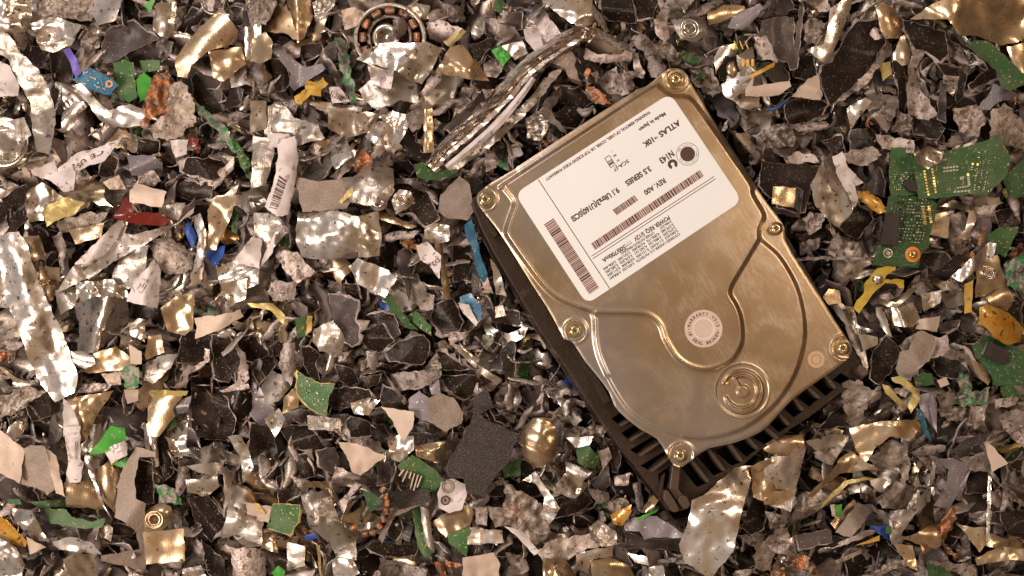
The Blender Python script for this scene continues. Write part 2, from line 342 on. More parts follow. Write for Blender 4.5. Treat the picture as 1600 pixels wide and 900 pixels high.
def build_cover():
    ob = resample(smooth_poly(COV, 2), 3.0)
    xs, ys = np.meshgrid(np.arange(740, 1335, 2.0), np.arange(104, 732, 2.0)); I = np.stack([xs.ravel(), ys.ravel()], 1)
    I[:, 0] += (np.round((I[:, 1] - 104) / 2) % 2) * 1.0
    fx, fy = np.meshgrid(np.arange(1112, 1209, 1.0), np.arange(562, 659, 1.0)); FI = np.stack([fx.ravel(), fy.ravel()], 1) + 0.013
    FI = FI[np.hypot(FI[:, 0] - spc[0], FI[:, 1] - spc[1]) < 46]; I = I[np.hypot(I[:, 0] - spc[0], I[:, 1] - spc[1]) >= 46.6]; I = np.concatenate([I, FI])
    I = I[inside(I, ob)]; I = I[seg_dist(I, ob) > 1.6]
    V, F, nb = tri_poly(ob, I)
    h = cover_h(V); nbd = len(ob)
    bd = seg_dist(V, ob); h = h - 0.012 * np.clip(1 - bd / 3, 0, 1)
    verts = [DL(p[0], p[1], hh) for p, hh in zip(V, h)]; faces = [list(f) for f in F]; fm = [0] * len(faces)
    b = len(verts); n = nbd
    ring = [verts[i] for i in range(n)]
    verts += ring + [(v[0], v[1], v[2] - 0.07) for v in ring]
    for i in range(n):
        j = (i + 1) % n; faces.append([b + i, b + j, b + n + j, b + n + i]); fm.append(0)
    # underside
    b2 = len(verts); verts += [DL(p[0], p[1], -0.085) for p in ob]; faces.append(list(range(b2, b2 + n))); fm.append(0)
    return link('cover', verts, faces, ['cover'], fm, drive)
cover = build_cover()

def surf(eps):
    def f(x, y):
        hh = float(cover_h(np.array([[x, y]], float))[0]); return DL(x, y, hh + eps)
    return f
def flat(h): return lambda x, y: DL(x, y, h)
TOP = 0.132
# label: rounded rectangle a hair thick
def rounded(C, r=14, n=7):
    out = []
    C = [np.array(c, float) for c in C]
    for i, c in enumerate(C):
        a = C[i - 1] - c; b = C[(i + 1) % len(C)] - c; a /= np.linalg.norm(a); b /= np.linalg.norm(b)
        p0 = c + a * r; p1 = c + b * r
        for k in range(n + 1):
            t = k / n; out.append((1 - t) ** 2 * p0 + 2 * t * (1 - t) * (c * 0.88 + (p0 + p1) * 0.06) + t * t * p1)
    return np.array(out)
def slab(name, poly, h1, h0, mats, parent, holes=(), bev=0.0, fmap=None):
    """a plate with the drawn outline seen at its top face h1, down to h0, optional holes with walls"""
    V, F, nb = tri_poly(poly, [], holes); n = len(poly)
    verts = [DL(p[0], p[1], h1) for p in V]; faces = [list(f) for f in F]
    def wall(start, cnt, flip, low=h0):
        b = len(verts)
        for i in range(cnt): v = verts[start + i]; verts.append((v[0], v[1], low))
        for i in range(cnt):
            j = (i + 1) % cnt; q = [start + i, start + j, b + j, b + i]; faces.append(q if not flip else q[::-1])
        return b
    s = area2(np.asarray(poly, float)) > 0
    b = wall(0, n, not s)
    faces.append([b + i for i in range(n)] if not s else [b + i for i in range(n)][::-1])
    k = n
    for h in holes:
        sh = area2(np.asarray(h, float)) > 0; wall(k, len(h), sh, h0 + 0.03); k += len(h)
    o = link(name, verts, faces, mats, parent=parent, smooth=False)
    if bev:
        m = o.modifiers.new('bevel', 'BEVEL'); m.width = bev; m.segments = 2; m.limit_method = 'ANGLE'; m.angle_limit = R(35)
    return o
LC = [(804.4, 302.6), (1047, 145.7), (1159.7, 313.5), (916.8, 475.5)]
label = slab('label_sticker', rounded(LC, 15), TOP + 0.006, TOP, ['label'], drive)
PR = MB(flat(TOP + 0.0075))
def T_(t, a, b, cap, bold=0.012): PR.text(t, a, b, cap, {0.010: 0.042, 0.012: 0.036, 0.006: 0.036, 0.004: 0.034, 0.0: 0.026}[bold])
T_("ATLAS", (1060, 187), (1028, 207.7), 8.6, 0.010); T_("TM", (1027, 212), (1022, 215.3), 3.4); T_("10K", (1018.5, 214), (1003, 224), 8.6, 0.010)
T_("Made in Japan", (1038, 175), (997.5, 201.3), 5.6)
T_("WARNING: REMOVAL OF LABEL, COVER, OR TOP SCREWS VOIDS WARRANTY", (1014.6, 173), (851.5, 279), 4.6, 0.006)
T_("N143", (1049.5, 235), (1029, 248.4), 9.6, 0.006)
T_("SCA-J7", (980.6, 248.7), (957.5, 263.7), 5.6, 0.0)
T_("MG", (962, 240.5), (957.5, 243.4), 3.0); T_("NC", (967, 248.2), (963, 250.8), 3.0)
T_("3.5 SERIES", (1014.4, 259.4), (976, 284.2), 8.2, 0.010)
T_("9.1 Ultra3(U160)SCSI", (964.4, 292.5), (891.5, 339.6), 8.6, 0.010)
T_("REV. A00", (1037, 278), (1005, 298.7), 8.0, 0.006)
T_("POWER REQ: 5/12V", (1044, 336.5), (989.4, 371.8), 6.8, 0.004)
T_("500/700mA", (975, 382.6), (940, 405.2), 6.8, 0.004)
rows = [("COVERED UNDER U.S. PATENTS:  3,432,325  4,908,841", (1061, 363.5), (951.5, 434.3)),
        ("5,065,653  3,119,042  5,121,005  4,038,400  5,011,854", (1057.8, 358.6), (948.3, 429.4)),
        ("3,375,505  3,485,156  4,365,161  3,276,202  3,283,282", (1054.6, 353.7), (945.1, 424.5)),
        ("3,379,385  4,000,172  4,538,005  3,321,045  3,006,466", (1051.4, 348.8), (941.9, 419.6)),
        ("3,466,237", (1048.2, 343.9), (1030, 355.7)), ("OTHER PATENTS PENDING", (1021, 361.5), (969.4, 394.9))]
for t, a, b in rows: T_(t, a, b, 4.0, 0.0)
PR.line((1116, 275.6), (924, 400.5), 1.1); PR.line((1118, 279.4), (926, 404.3), 1.1); PR.line((841, 280.5), (953, 451.5), 1.2)
PR.line((987.5, 379), (977.5, 385.4), 1.0)
for k in range(3): PR.line((985.2 - 3.8 * k, 376.2 + 2.46 * k), (983 - 3.8 * k, 377.6 + 2.46 * k), 0.9)
PR.disc((1074.4, 240.6), 11.7); PR.disc((1074.4, 240.6), 17.8, 36, 17.1)
for t, a0 in (("Film approved", 195), ("Sealed unit", 340), ("vent area", 80)):
    for k, ch in enumerate(t):
        if ch == ' ': continue
        a = R(a0 + k * 8.4); rr = 13.3; cx_, cy_ = 1074.4 + rr * math.cos(a), 240.6 + rr * math.sin(a)
        tx, ty = -math.sin(a), math.cos(a); PR.text(ch, (cx_ - tx * 0.7, cy_ - ty * 0.7), (cx_ + tx * 0.7, cy_ + ty * 0.7), 2.4, 0)
# round C mark with a tick through it
def cmark(c, r):
    n = 30
    P = []; F = []
    for i in range(n + 1):
        a = R(100 + 300 * i / n); P += [(c[0] + r * math.cos(a), c[1] + r * math.sin(a)), (c[0] + r * 0.38 * math.cos(a), c[1] + r * 0.38 * math.sin(a))]
    for i in range(n): F.append([2 * i, 2 * i + 2, 2 * i + 3, 2 * i + 1])
    PR.add(P, F)
cmark((1051, 256.5), 7.7)
# jumper diagram
J = [(945, 247.3), (952, 242.8), (961.2, 257.3), (954.2, 262)]
for i in range(4): PR.line(J[i], J[(i + 1) % 4], 1.0)
for t, w in ((0.42, 1.2), (0.55, 1.2), (0.72, 3.0)):
    a = (J[0][0] + (J[3][0] - J[0][0]) * t, J[0][1] + (J[3][1] - J[0][1]) * t); b = (J[1][0] + (J[2][0] - J[1][0]) * t, J[1][1] + (J[2][1] - J[1][1]) * t); PR.line(a, b, w)
PR.build('lettering', 'ink', label)
for q, sd, th in (([(1093, 265.6), (923.7, 380.4), (930, 390.4), (1099.5, 275.2)], 3, 0.85), ([(991, 305), (957, 328), (963.5, 336.2), (997, 313)], 4, 0.75),
                  ([(850, 351), (921, 460), (936, 449.6), (865, 341)], 5, 0.85)):
    S_ = MB(flat(TOP + 0.0075)); S_.quad(*q); so = S_.build('barcode', 'ink_soft', label)
    S2 = MB(flat(TOP + 0.0085)); S2.bars(*q, seed=sd, thin=th)
    me = so.data; me.materials.append(M['ink']); v0 = len(me.vertices)
    V = [tuple(v.co) for v in me.vertices] + S2.v; F = [list(p.vertices) for p in me.polygons] + [[v0 + i for i in f] for f in S2.f]
    me.clear_geometry(); me.from_pydata(V, [], F); me.polygons.foreach_set('material_index', [0] + [1] * (len(F) - 1)); me.update()

# round seals
def circle(c, r, n=48): return np.array([(c[0] + r * math.cos(2 * math.pi * i / n), c[1] + r * math.sin(2 * math.pi * i / n)) for i in range(n)])
seal = slab('warranty_seal', circle((1099.3, 513.5), 29.5), TOP + 0.006, TOP, ['seal'], drive)
PS = MB(flat(TOP + 0.0075))
def arctext(s, c, r, a_mid, step, cap, top=True):
    n = len(s)
    for k, ch in enumerate(s):
        if ch == ' ': continue
        a = R(a_mid + (k - (n - 1) / 2) * step * (1 if top else -1)); x, y = c[0] + r * math.cos(a), c[1] + r * math.sin(a)
        tx, ty = (-math.sin(a), math.cos(a)) if top else (math.sin(a), -math.cos(a)); hw = 1.85 if ch not in 'I' else 0.45
        if ch == 'W': hw = 2.7
        PS.text(ch, (x - tx * hw, y - ty * hw), (x + tx * hw, y + ty * hw), cap, 0.03)
arctext("WARRANTY VOID", (1099.3, 513.5), 20.6, -90, 13.2, 4.9)
arctext("IF SEAL BROKEN", (1099.3, 513.5), 25.3, 91, 11.4, 4.9, False)
PS.disc((1076.5, 514.5), 0.9, 8); PS.disc((1122, 515.5), 0.9, 8)
PS.build('lettering', 'ink', seal)
rg = MB(flat(TOP + 0.007)); rg.disc((1099.3, 513.5), 16.6, 40, 15.6); rg.build('embossed_ring', 'label', seal)
vent = slab('vent_seal', circle((1275.3, 561.8), 13.2), 0.008, 0.0, ['seal_tan'], drive, bev=0)
rg = MB(flat(0.0095))
for k in range(9): 
    a0 = R(40 * k); rg.line((1275.3 + 7.6 * math.cos(a0), 561.8 + 7.6 * math.sin(a0)), (1275.3 + 7.6 * math.cos(a0 + R(32)), 561.8 + 7.6 * math.sin(a0 + R(32))), 0.7)
rg.build('ring_mark', 'chassis', vent)

def screw(c, h, r=9.6, rot=0, parent=drive, name='screw', frame=None, mat='screw', rad=None):
    """domed washer head with a six point socket and centre pin; frame(px,py,h)->point"""
    fr = frame or DL
    prof = [(1.12, -0.01), (1.12, 0.02), (1.0, 0.03), (0.97, 0.07), (0.86, 0.10), (0.66, 0.118), (0.50, 0.12)]
    n = 36; verts = []; faces = []
    for rr, hh in prof:
        for i in range(n):
            a = 2 * math.pi * i / n + rot; verts.append(fr(c[0] + r * rr * math.cos(a), c[1] + r * rr * math.sin(a), h + hh * r / 9.6))
    for lvl, hh in ((1.0, 0.118), (0.96, 0.05), (0.30, 0.045), (0.24, 0.075)):
        for i in range(n):
            a = 2 * math.pi * i / n + rot; q = (0.38 + 0.09 * math.cos(6 * (a - rot))) * lvl if lvl > 0.5 else lvl * 0.5
            verts.append(fr(c[0] + r * q * math.cos(a), c[1] + r * q * math.sin(a), h + hh * r / 9.6))
    L = len(prof) + 4
    for k in range(L - 1):
        for i in range(n):
            j = (i + 1) % n; faces.append([k * n + i, (k + 1) * n + i, (k + 1) * n + j, k * n + j])
    faces.append([(L - 1) * n + i for i in range(n)][::-1])
    o = link(name, verts, faces, [mat], parent=parent, smooth=True)
    return o
for k, s in enumerate(SCREWS): screw(s, 0.0 if k == 2 else -0.018, 9.4, rot=0.4 * k + 0.2)
# small yellow dimple at the spiral's end
sl = MB(flat(0.0)); 
def dome(c, r, h, hh, fr=DL, mat='gold', name='dot', parent=drive):
    n = 16; verts = []; faces = []
    for k, (rr, q) in enumerate(((1, 0), (0.9, 0.5), (0.6, 0.85), (0.25, 1))):
        for i in range(n):
            a = 2 * math.pi * i / n; verts.append(fr(c[0] + r * rr * math.cos(a), c[1] + r * rr * math.sin(a), h + hh * q))
    for k in range(3):
        for i in range(n):
            j = (i + 1) % n; faces.append([k * n + i, (k + 1) * n + i, (k + 1) * n + j, k * n + j])
    faces.append([3 * n + i for i in range(n)][::-1])
    return link(name, verts, faces, [mat], parent=parent)
dome((1137, 599), 3.6, 0.055, 0.035, name='plug')

# chassis: dark cast body under the cover with the cooling slots at its end
CH = [(737,316),(740,309),(748,303),(760,296),(1000,146),(1046,112),(1075,124),(1215,342),(1326,536),(1357,577),(1358,583),(1345.6,595),(1311.6,616),(1266,651),(1232,673),(1190,702),(1160,728),(1096,773),(1082,788),(1069,797),(1053,801),(1044,797),(1028,775),(1000,739),(992,728),(972,705),(950,674),(926,640),(906,608),(885,575),(842,514),(808,456),(770,392),(750,352)]
SL = [[(1065,730),(1080,722),(1104,753),(1089,759)], [(1092,715),(1106.7,705),(1129,735),(1115,741)], [(1119,706),(1138.7,696),(1157,721),(1143,726)], [(1145,693),(1166,686),(1181,702),(1166,712)],
      [(1178,684),(1196,672),(1213,686),(1198,695)], [(1204,662),(1219,652),(1231,665),(1217,674)], [(1226.5,638),(1240,625),(1253,642),(1240,650.6)], [(1248,621),(1262.5,609),(1277.6,623),(1264,633.6)],
      [(1273,602),(1289,590),(1303,607),(1290,616.6)], [(1303,594),(1314,584),(1330,593),(1318,601)],
      [(958,654),(977,641),(990,651),(969,663)], [(974,676),(1000,660),(1010,668),(984,686)], [(988,702),(1022,682),(1030,690),(998,709)], [(1004,727),(1039,706),(1046,714),(1015,733)], [(1030,742),(1048,729),(1050,742),(1036,768)]]
SL = [[tuple(np.array(s).mean(0) + (np.array(p) - np.array(s).mean(0)) * 1.12) for p in s] for s in SL]
chs = slab('chassis', np.array(CH, float), -0.34, -0.93, ['chassis'], drive, holes=[np.array(s, float) for s in SL], bev=0.012)
def inset(poly, d):
    P = np.asarray(poly, float); s = 1 if area2(P) > 0 else -1; out = []
    for i in range(len(P)):
        a, b, c = P[i - 1], P[i], P[(i + 1) % len(P)]; t = (b - a) / (np.linalg.norm(b - a) + 1e-9) + (c - b) / (np.linalg.norm(c - b) + 1e-9); t /= (np.linalg.norm(t) + 1e-9)
        out.append(b + np.array((-t[1], t[0])) * d * s)
    return np.array(out)
slab('inner_casting', inset(COV, 4), -0.09, -0.7, ['chassis'], drive, bev=0.015)
def bar(a, b, w, h1, h0, name='fin', mat='fin', parent=chs):
    a = np.array(a, float); b = np.array(b, float); d = (b - a) / np.linalg.norm(b - a); n = np.array((-d[1], d[0])) * w / 2; out = []
    for c, s in ((b, 1), (a, -1)):
        for k in range(7):
            t = math.pi * (k / 6 - 0.5) * -1; out.append(c + s * (d * math.cos(t) * w / 2) + n * math.sin(t) * s)
    return slab(name, np.array(out), h1, h0, [mat], parent, bev=0.02)
for s in SL[:9]:
    bar(np.array(s[1]) + (0.5, -1), np.array(s[2]) + (-1.2, -3.0), 5.2, -0.20, -0.9)
for a, b in (((971, 664), (986, 655)), ((987, 687), (1008, 674)), ((1001, 711), (1031, 691)), ((1019, 735), (1046, 715))): bar(a, b, 4.6, -0.18, -0.9)
slab('strut', np.array([(1051,727),(1064,728),(1060.5,764),(1069,777),(1060,786),(1046,766)], float), -0.20, -0.9, ['fin'], chs, bev=0.015)
slab('strut', np.array([(1028.5,776),(1034,744),(1040,738),(1036,768),(1037,776)], float), -0.26, -0.9, ['chassis'], chs, bev=0.015)
slab('corner_boss', smooth_poly([(1038.7,768.7),(1044,767),(1061,794),(1057,800),(1050,798),(1038,778)], 2), -0.10, -0.9, ['fin'], chs, bev=0.02)
slab('corner_boss', smooth_poly([(1061,778),(1066.7,774),(1073,777),(1078.5,788),(1074.5,794),(1069,795),(1061,785)], 2), -0.08, -0.9, ['fin'], chs, bev=0.02)
slab('corner_boss', smooth_poly([(1341,573),(1347,569.5),(1356,580),(1354,587),(1347,588),(1341,580)], 2), -0.12, -0.9, ['fin'], chs, bev=0.02)
slab('side_panel', np.array([(893,541),(903,537),(955,626),(945,633)], float), -0.14, -0.7, ['chassis'], chs, bev=0.012)
slab('side_rail', np.array([(757,346),(762,341),(779,367),(772,372)], float), -0.17, -0.6, ['chassis'], chs, bev=0.01)
DRIVE_OUT = smooth_poly(CH, 1)
# ================================================================== pieces of scrap
def rnd_noise(p, s, seed): return noise.noise(Vector((p[0] * s + seed, p[1] * s - seed * 0.7, seed * 1.3)))
def ridge(p, s, seed):
    a = 1 - abs(noise.noise(Vector((p[0] * s + seed, p[1] * s + seed * 0.5, seed)))) * 2.2
    return a
def jag(poly, rng, step, amp):
    out = []; P = np.asarray(poly, float); n = len(P)
    for i in range(n):
        a, b = P[i], P[(i + 1) % n]; d = b - a; L = np.linalg.norm(d)
        if L < 1e-6: continue
        nn = np.array((-d[1], d[0])) / L; m = max(1, int(L / step)); out.append(a)
        ph = rng.random() * 9
        for k in range(1, m):
            t = k / m; q = amp * (rng.random() - 0.5) * 1.3 + amp * 0.9 * math.sin(ph + k * 1.1) * math.sin(math.pi * t)
            out.append(a + d * t + nn * q)
    return np.array(out)

class Piece:
    """height field over a drawn outline; style letters: f flat, u convex curl, v concave curl, c crumpled, x strongly crumpled,
    r stamped ridges, d dome, k folded, b blistered grit"""
    def __init__(s, poly, style, z, rng, tilt=None):
        s.P = np.asarray(poly, float); s.c = s.P.mean(0); s.z = z; s.style = style; s.seed = rng.random() * 50
        Q = s.P - s.c; w, v = np.linalg.eigh(Q.T @ Q / len(Q)); s.ax = v[:, 1]; s.ay = v[:, 0]
        s.La = max(4.0, np.abs(Q @ s.ax).max()); s.Lb = max(3.0, np.abs(Q @ s.ay).max())
        a = rng.random() * 6.28; k = tilt if tilt is not None else (0.10 + 0.32 * rng.random())
        if s.La > 60: k *= 0.5
        s.t = np.array((math.cos(a), math.sin(a))) * k * 0.01
        s.fs = rng.choice((-1, 1)); s.ph = rng.random() * 6
        fa = rng.random() * 6.28; s.fd = np.array((math.cos(fa), math.sin(fa))); s.fo = (rng.random() - 0.5) * 0.8; s.fk = rng.choice((-1, 1, 1)) * (0.25 + 0.55 * rng.random())
        s.td = [(math.cos(b_), math.sin(b_), rng.random() * 4) for b_ in (rng.random() * 6.28, rng.random() * 6.28, rng.random() * 6.28)]
    def tri(s, p, i, f):
        d = s.td[i]; t = (p[0] * d[0] + p[1] * d[1] + 0.16 * noise.noise(Vector((p[0] * 1.7, p[1] * 1.7, s.seed + i)))) * f + d[2]
        return abs((t % 2.0) - 1.0)
    def h(s, x, y):
        q = np.array((x, y)) - s.c; u = q @ s.ax / s.La; v = q @ s.ay / s.Lb; B = s.Lb / 100; st = s.style
        z = s.z + q @ s.t; p = (x / 100, y / 100)
        if 'u' in st: z += B * 0.85 * (math.sqrt(max(0.0, 1.15 - v * v)) - 0.8)
        if 'v' in st: z -= B * 0.75 * (math.sqrt(max(0.0, 1.15 - v * v)) - 0.8)
        if 'w' in st: z += s.fs * 0.22 * s.La / 100 * math.sin(u * 2.6 + s.ph)
        if 'd' in st: z += 0.55 * B * (1 - min(1.3, u * u + v * v))
        if 'k' in st: z += -abs(v + 0.25 * math.sin(s.ph)) * B * 0.9 + s.fs * 0.15 * abs(u - 0.2) * s.La / 100
        if 'r' in st: z += 0.032 * max(-0.2, math.sin(v * max(2.6, s.Lb / 7.0) + s.ph)) ** 1.0
        if 'c' in st: z += (0.06 * rnd_noise(p, 2.2, s.seed) + 0.10 * s.tri(p, 0, 1.7) + 0.07 * s.tri(p, 1, 2.6) + 0.02 * rnd_noise(p, 7, s.seed)) * min(1.2, 0.35 + s.Lb / 40)
        if 'x' in st: z += (0.09 * rnd_noise(p, 2.6, s.seed) + 0.13 * s.tri(p, 0, 2.2) + 0.10 * s.tri(p, 1, 3.4) + 0.05 * s.tri(p, 2, 5.5) + 0.015 * rnd_noise(p, 12, s.seed)) * min(1.2, 0.35 + s.Lb / 35)
        if 'b' in st: z += 0.09 * rnd_noise(p, 10, s.seed) + 0.045 * rnd_noise(p, 24, s.seed) + 0.03 * rnd_noise(p, 50, s.seed)
        if st == '': z -= s.fk * abs((q @ s.fd) / 100 - s.fo * B) - s.fk * 0.4 * B
        z += 0.020 * rnd_noise(p, 6, s.seed) + 0.03 * rnd_noise(p, 2, s.seed + 5)
        return z

def make_piece(name, poly, mat, style, z, rng, rim=0.0, rimmat='E', grid=None, jam=1.2, jst=5.0, thick=None, mapf=None, tilt=None, parent=None):
    """one lump of scrap as a single closed mesh; mapf maps sheet x, y, height to space"""
    mapf = mapf or W
    pc = Piece(poly, style, z, rng, tilt)
    B = jag(poly, rng, jst, jam)
    size = max(8.0, math.sqrt(abs(area2(B))))
    g = grid or (max(2.6, size / 20) if any(k in style for k in 'cxb') else max(4.5, size / 11))
    x0, y0 = B.min(0); x1, y1 = B.max(0)
    xs, ys = np.meshgrid(np.arange(x0, x1, g), np.arange(y0, y1, g)); I = np.stack([xs.ravel(), ys.ravel()], 1)
    I += (np.array([[rng.random(), rng.random()] for _ in range(len(I))]) - 0.5) * g * 0.6 if len(I) else 0
    if len(I): I = I[inside(I, B)]
    if len(I): I = I[seg_dist(I, B) > g * 0.45]
    V, F, nb = tri_poly(B, I)
    n = len(B); loc = Vector(mapf(pc.c[0], pc.c[1], pc.z))
    hs = [pc.h(p[0], p[1]) for p in V]
    def P3(x, y, zz): v = mapf(x, y, zz); return (v[0] - loc.x, v[1] - loc.y, v[2] - loc.z)
    verts = [P3(p[0], p[1], hh) for p, hh in zip(V, hs)]; faces = [list(f) for f in F]; fm = [0] * len(faces)
    th = thick if thick is not None else (0.10 if rim else 0.035)
    orient = area2(B) > 0
    dirn = rng.random() * 6.28
    ringp = [B[i] for i in range(n)]; ringh = [hs[i] for i in range(n)]
    # outward normals
    nr = []
    for i in range(n):
        t = B[(i + 1) % n] - B[i - 1]; t /= (np.linalg.norm(t) + 1e-9); m = np.array((t[1], -t[0])) * (1 if orient else -1); nr.append(m)
    def band(pp, hh, idx):
        b = len(verts)
        for p, q in zip(pp, hh): verts.append(P3(p[0], p[1], q))
        return b
    def stitch(a, b, mi):
        for i in range(n):
            j = (i + 1) % n; q = [a + i, a + j, b + j, b + i]; faces.append(q[::-1] if orient else q); fm.append(mi)
    start = band(ringp, ringh, 0)
    if rim:
        op = []; oh = []; ww = []
        for i in range(n):
            s_ = 0.5 + 0.5 * math.cos(math.atan2(nr[i][1], nr[i][0]) - dirn); w = rim * (0.18 + 1.15 * s_ * s_) * (0.7 + 0.6 * rng.random())
            w *= 0.25 + 1.1 * abs(noise.noise(Vector((B[i][0] / 14, B[i][1] / 14, pc.seed)))) * 2
            op.append(ringp[i] + nr[i] * w); oh.append(ringh[i] - w / 100 * (0.25 + 0.4 * rng.random())); ww.append(w)
        mp = [(a + b) / 2 + nr[i] * (rng.random() - 0.5) * 0.8 for i, (a, b) in enumerate(zip(ringp, op))]; mh = [(a + b) / 2 + 0.012 * (rng.random() + 0.2) for a, b in zip(ringh, oh)]
        m1 = band(mp, mh, 0); stitch(start, m1, 1)
        m2 = band(op, oh, 0); stitch(m1, m2, 1)
        w0 = band(op, oh, 0); bp_ = op; bh = [q - th for q in oh]; w1 = band(bp_, bh, 0); stitch(w0, w1, 1)
    else:
        bp_ = ringp; bh = [q - th for q in ringh]; w1 = band(bp_, bh, 0); stitch(start, w1, 1)
    # underside
    b = len(verts)
    for i, p in enumerate(V):
        if i < n: verts.append(P3(bp_[i][0], bp_[i][1], bh[i]))
        else: verts.append(P3(p[0], p[1], hs[i] - th))
    for f in F: faces.append([b + i for i in f][::-1]); fm.append(0)
    o = link(name, verts, faces, [mat, rimmat], fm, parent=parent, loc=loc)
    return o, pc

def on(pc, eps=0.01): return lambda x, y: W(x, y, pc.h(x, y) + eps)
def rebase(o):
    """give a child that was built in world space its parent's frame"""
    if o.parent: o.matrix_parent_inverse = Matrix.Translation(-o.parent.location)
    return o
KIND = {'K': ('black_shard', 'black casting shard', 'shard'), 'D': ('charcoal_shard', 'charcoal grey shard', 'shard'), 'H': ('violet_grey_shard', 'violet grey shard', 'shard'),
        'G': ('grey_shard', 'pale grey broken shard', 'shard'), 'S': ('sheet_metal_scrap', 'shiny sheet metal scrap', 'metal scrap'), 'A': ('dull_metal_scrap', 'dull scratched metal scrap', 'metal scrap'),
        'T': ('tan_metal_scrap', 'tan plated metal scrap', 'metal scrap'), 'U': ('crushed_metal_lump', 'rough crushed metal lump', 'metal lump'), 'X': ('taupe_shard', 'grainy taupe shard', 'shard'),
        'N': ('abrasive_shard', 'rough black abrasive scrap', 'shard'), 'L': ('cream_plastic_scrap', 'cream plastic scrap', 'plastic scrap'), 'W': ('label_scrap', 'torn white label scrap', 'label scrap'),
        'P': ('circuit_board_scrap', 'green circuit board scrap', 'circuit board'), 'Q': ('green_plastic_scrap', 'bright green scrap', 'plastic scrap'), 'J': ('circuit_board_scrap', 'blue circuit board scrap', 'circuit board'),
        'B': ('blue_plastic_scrap', 'blue plastic scrap', 'plastic scrap'), 'V': ('purple_plastic_scrap', 'purple plastic scrap', 'plastic scrap'), 'Y': ('yellow_plastic_scrap', 'yellow plastic scrap', 'plastic scrap'),
        'Z': ('yellowish_scrap', 'yellowish plated strip', 'metal scrap'), 'O': ('amber_film_scrap', 'glossy amber film scrap', 'film scrap'), 'C': ('copper_winding_scrap', 'tangled copper winding scrap', 'copper winding'),
        'F': ('red_plastic_scrap', 'red plastic scrap', 'plastic scrap'), 'I': ('crusted_lump', 'grey lump crusted with green flecks', 'metal lump')}
BASEZ = {'K': -0.62, 'D': -0.58, 'H': -0.5, 'G': -0.46, 'S': -0.42, 'A': -0.5, 'T': -0.50, 'U': -0.56, 'X': -0.42, 'N': -0.35, 'L': -0.36, 'W': -0.30, 'P': -0.42, 'Q': -0.34, 'J': -0.4, 'B': -0.55, 'V': -0.4, 'Y': -0.35,
         'Z': -0.38, 'O': -0.34, 'C': -0.44, 'F': -0.32, 'I': -0.44}
TH = {'K': 0.12, 'D': 0.12, 'H': 0.1, 'G': 0.08, 'S': 0.03, 'A': 0.05, 'T': 0.03, 'U': 0.14, 'X': 0.08, 'N': 0.06, 'L': 0.06, 'W': 0.02, 'P': 0.055, 'Q': 0.03, 'J': 0.05, 'B': 0.05, 'V': 0.06, 'Y': 0.07, 'Z': 0.04, 'O': 0.04, 'C': 0.12, 'F': 0.08, 'I': 0.1}
RIMM = {'P': 'Z', 'J': 'Z', 'S': 'S', 'T': 'T', 'A': 'A', 'W': 'W', 'L': 'L', 'O': 'O', 'Y': 'Y', 'Q': 'Q', 'B': 'B', 'V': 'V', 'F': 'F', 'Z': 'Z', 'C': 'C', 'U': 'U', 'X': 'E', 'N': 'N', 'I': 'I', 'G': 'G', 'H': 'E'}
TRACED = []   # (object, label or None, material, polygon, piece, name)
def tile(t):
    if t[0] in 'ABCD' and len(t) == 2: return ('ABCD'.index(t[0]) * 225, int(t[1]) * 400)
    return {'R2': (90, 960), 'R4': (290, 1000)}[t]
def parse(text):
    cur = None; ix = 0
    for ln in text.strip().splitlines():
        ln = ln.strip()
        if not ln or ln[0] == '#': continue
        if ln[0] == '@': cur = tile(ln[1:].strip()); continue
        head, lab, co_ = [q.strip() for q in ln.split('|')]
        hd = head.split(); code = hd[0]; key = hd[1] if len(hd) > 1 else None
        mat = code[0]; rest = code[1:]; dz = 0; rim = None
        style = ''
        for ch in rest:
            if ch.isdigit(): dz = (int(ch) - 5) * 0.07
            elif ch == '+': rim = 6.5
            elif ch == '-': rim = 0.0
            elif ch == '~': rim = 3.0
            else: style += ch
        if rim is None: rim = 2.4 if mat in 'KD' else 0.0
        P = np.array([[float(v) for v in p.split(',')] for p in co_.split()]); er = random.Random(int(abs(P).sum()))
        if cur[0] % 225 == 0 and cur[1] % 400 == 0:
            for q in P:
                for a_, e_ in ((0, 1600), (1, 900)):
                    if q[a_] == 0: q[a_] -= 8 + 50 * er.random()
                    elif q[a_] == e_: q[a_] += 8 + 50 * er.random()
        P = P / 4 + np.array((cur[1], cur[0]))
        ix += 1; rng = random.Random(1000 + ix * 7)
        z = BASEZ[mat] + dz + (rng.random() - 0.5) * 0.05
        size = math.sqrt(abs(area2(P)))
        c = P.mean(0); P = c + (P - c) * (1 + 0.13 * min(1, 26 / max(size, 10)))
        if rim: # the rim grows outwards: start from a slightly smaller outline
            c = P.mean(0); P = c + (P - c) * max(0.75, 1 - rim * 0.75 / max(size, 12))
        jam = {'K': 1.3, 'D': 1.2, 'G': 1.6, 'E': 1.6, 'U': 2.4, 'I': 2.4, 'S': 0.9, 'T': 0.8, 'W': 0.9, 'P': 0.9, 'C': 2.2, 'N': 1.0}.get(mat, 1.0) * min(1.0, size / 28)
        nm, txt, cat = KIND[mat]
        o, pc = make_piece(nm, P, mat, style, z, rng, rim * min(1, size / 30), RIMM.get(mat, 'E'), jam=jam, jst=4.0 if mat in 'UICGWP' else 5.0, thick=TH[mat])
        tag(o, lab or None, cat)
        TRACED.append(dict(o=o, lab=lab, mat=mat, P=P, pc=pc, key=key, size=size, txt=txt, cat=cat))
